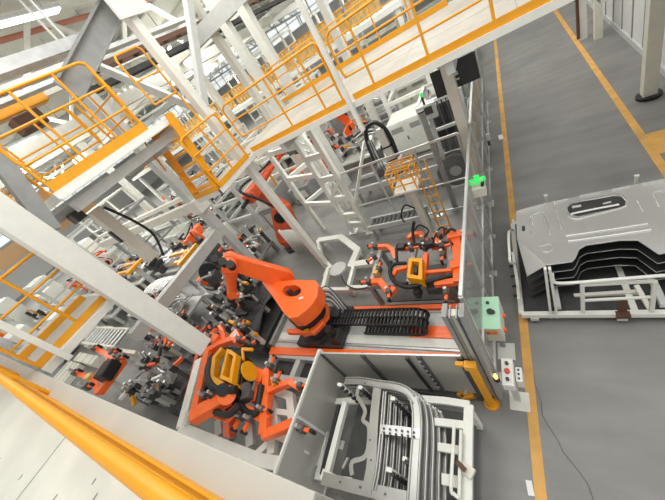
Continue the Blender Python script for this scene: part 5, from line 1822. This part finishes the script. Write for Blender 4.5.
# ------------------------------------------------------------------ keep the hall machines clear of one another
def span(root):
    """world footprint of a thing from its meshes (roots only translated)"""
    lo, hi = [1e9] * 3, [-1e9] * 3
    st = [root]
    while st:
        o = st.pop()
        st += list(o.children)
        if o.type != 'MESH':
            continue
        off = V((0, 0, 0))
        q = o
        while q is not None:
            off += q.location
            q = q.parent
        for c in o.bound_box:
            for i in range(3):
                lo[i] = min(lo[i], c[i] + off[i])
                hi[i] = max(hi[i], c[i] + off[i])
    return lo, hi


def hits(a, b, g=0.06):
    return all(a[0][i] < b[1][i] + g and b[0][i] < a[1][i] + g for i in range(3))


roots = [o for o in SC.objects if o.parent is None and o.type in ('MESH', 'EMPTY')]
bpy.context.view_layer.update()
hall = {'steel_gantry', 'control_cabinet', 'white_bin', 'welding_fixture', 'industrial_robot', 'roller_conveyor', 'fork_fixture', 'machine_enclosure', 'slatted_rack', 'guide_beam', 'cover_plate', 'cable_duct'}
fixed, mov = [], []
for o in roots:
    nm = o.name.split('.')[0]
    if nm in ('floor', 'ceiling', 'walkway', 'gallery') or nm.startswith('trim') or nm.startswith('wall'):
        continue
    far = (o.location.x < -12.9 or o.location.y > 9.5) and nm not in ('guide_beam', 'cover_plate', 'fork_fixture')
    (mov if nm in hall and far else fixed).append(o)
boxes = [span(o) for o in fixed]
boxes = [b for b in boxes if b[0][2] < 4.0]
for nm in ('industrial_robot', 'welding_fixture', 'fork_fixture', 'guide_beam', 'cover_plate', 'cable_duct', 'slatted_rack', 'machine_enclosure', 'steel_gantry', 'control_cabinet', 'roller_conveyor', 'white_bin'):
    for o in mov:
        if o.name.split('.')[0] != nm:
            continue
        lo, hi = span(o)
        best = None
        for r in range(0, 26):
            n = max(1, r * 6)
            for k in range(n):
                dx, dy = 0.25 * r * math.cos(2 * PI * k / n), 0.25 * r * math.sin(2 * PI * k / n)
                bb = ([lo[0] + dx, lo[1] + dy, lo[2]], [hi[0] + dx, hi[1] + dy, hi[2]])
                if bb[1][0] > -1.0 or bb[0][1] < 0.1:
                    continue
                if not any(hits(bb, c) for c in boxes):
                    best = (dx, dy, bb)
                    break
            if best:
                break
        if best:
            o.location.x += best[0]
            o.location.y += best[1]
            boxes.append(best[2])
        else:
            boxes.append((lo, hi))

# smaller machine units crowding the remaining free floor
rnd = random.Random(12)
made = 0
for tr in range(900):
    if made >= 70:
        break
    x = rnd.uniform(-30, -1.8) if tr % 3 else rnd.uniform(-16, -3)
    y = rnd.uniform(0.5, 20)
    if x > -8.6 and y < 9.9:
        continue
    sx, sy, h = rnd.uniform(0.5, 1.3), rnd.uniform(0.5, 1.1), rnd.uniform(0.7, 1.9)
    bb = ([x - sx / 2 - .2, y - sy / 2 - .25, 0], [x + sx / 2 + .2, y + sy / 2 + .1, h + .6])
    if any(hits(bb, c, 0.02) for c in boxes):
        continue
    boxes.append(bb)
    made += 1
    kind = rnd.choice(['dark', 'grey', 'grey', 'lgrey', 'white', 'dgrey', 'dgrey', 'beige'])
    t = thing('machine_unit', '%s machine unit with pipes and a control face crowding the hall floor' % {'dark': 'black', 'grey': 'mid grey', 'lgrey': 'light grey', 'white': 'white', 'dgrey': 'charcoal', 'beige': 'beige'}[kind], 'machine', (x, y, 0), '%s machine units in the hall' % kind)
    MB().box(x - sx / 2, y - sy / 2, 0.08, x + sx / 2, y + sy / 2, h * .75).box(x - sx / 2 + .05, y - sy / 2 + .05, 0, x + sx / 2 - .05, y + sy / 2 - .05, .08).build('housing', kind, t, bevel=0.015)
    MB().box(x - sx * .35, y - sy * .3, h * .75, x + sx * .2, y + sy * .35, h).build('upper_unit', rnd.choice(['lgrey', 'dark', 'white']), t, bevel=0.01)
    MB().box(x - sx * .3, y - sy / 2 - .02, h * .3, x + sx * .3, y - sy / 2, h * .6).build('control_face', rnd.choice(['white', 'dgrey', 'beige']), t)
    MB().tube(spline([(x + sx * .35, y, h * .75), (x + sx * .38, y, h + .3), (x, y, h + .45), (x - sx * .3, y + .1, h)], 4), 0.05, n=6).build('pipe', rnd.choice(['rubber', 'steel', 'orange', 'yellow']), t)
    MB().cyl((x - sx * .2, y - sy * .2, h), (x - sx * .2, y - sy * .2, h + .35), 0.1, n=10).build('motor', rnd.choice(['dgrey', 'orange', 'dark', 'steel']), t)

# ------------------------------------------------------------------ light
w = bpy.data.worlds.new('hall_daylight')
SC.world = w
w.use_nodes = True
bg = w.node_tree.nodes['Background']
bg.inputs[0].default_value = (1.0, 0.985, 0.95, 1)
bg.inputs[1].default_value = 1.0


def area(loc, sx, sy, power, rot=(0, 0, 0), c=(1, 0.985, 0.95)):
    l = bpy.data.lights.new('lamp', 'AREA')
    l.shape = 'RECTANGLE'
    l.size, l.size_y = sx, sy
    l.energy = power
    l.color = c
    o = bpy.data.objects.new('lamp', l)
    COL.objects.link(o)
    o.location = loc
    o.rotation_euler = rot
    return o


for k, (x, y) in enumerate(((-3.4, 7.6), (-1.7, 8.4), (-5.4, 8.2))):  # unseen lamps added to brighten the cell under the deck
    t = thing('added_underdeck_lamp', 'added strip lamp under the main walkway, %s' % ['over the hose tower', 'nearest the aisle', 'over the white ladder tower'][k], 'lamp', (x, y, 3.97), 'added lamps under the walkway')
    MB().box(x - .6, y - .06, 4.03, x + .6, y + .06, 4.1).build('housing', 'lgrey', t)
    MB().box(x - .58, y - .045, 4.0, x + .58, y + .045, 4.03).build('tube', 'lamp', t)
    area((x, y, 3.97), 1.2, 0.3, 45)
for x, y, p in ((-3, 3, 260), (-6, 8, 260), (1.5, 5, 90), (-12, 4, 380), (-12, 14, 600), (-20, 8, 700), (-20, 20, 1200), (-4, 17, 700), (-30, 12, 1400), (1.2, 14, 200), (-10, 34, 2600), (-28, 34, 2600), (-45, 18, 2600), (-48, 4, 1600)):
    area((x, y, 9.6), 4, 4, p)
SC.view_settings.view_transform = 'Standard'
SC.view_settings.look = 'None'
SC.view_settings.gamma = 1
SC.view_settings.use_curve_mapping = False
SC.view_settings.exposure = 0.0
SC.cycles.use_denoising = True
SC.cycles.max_bounces = 6
SC.cycles.transparent_max_bounces = 12
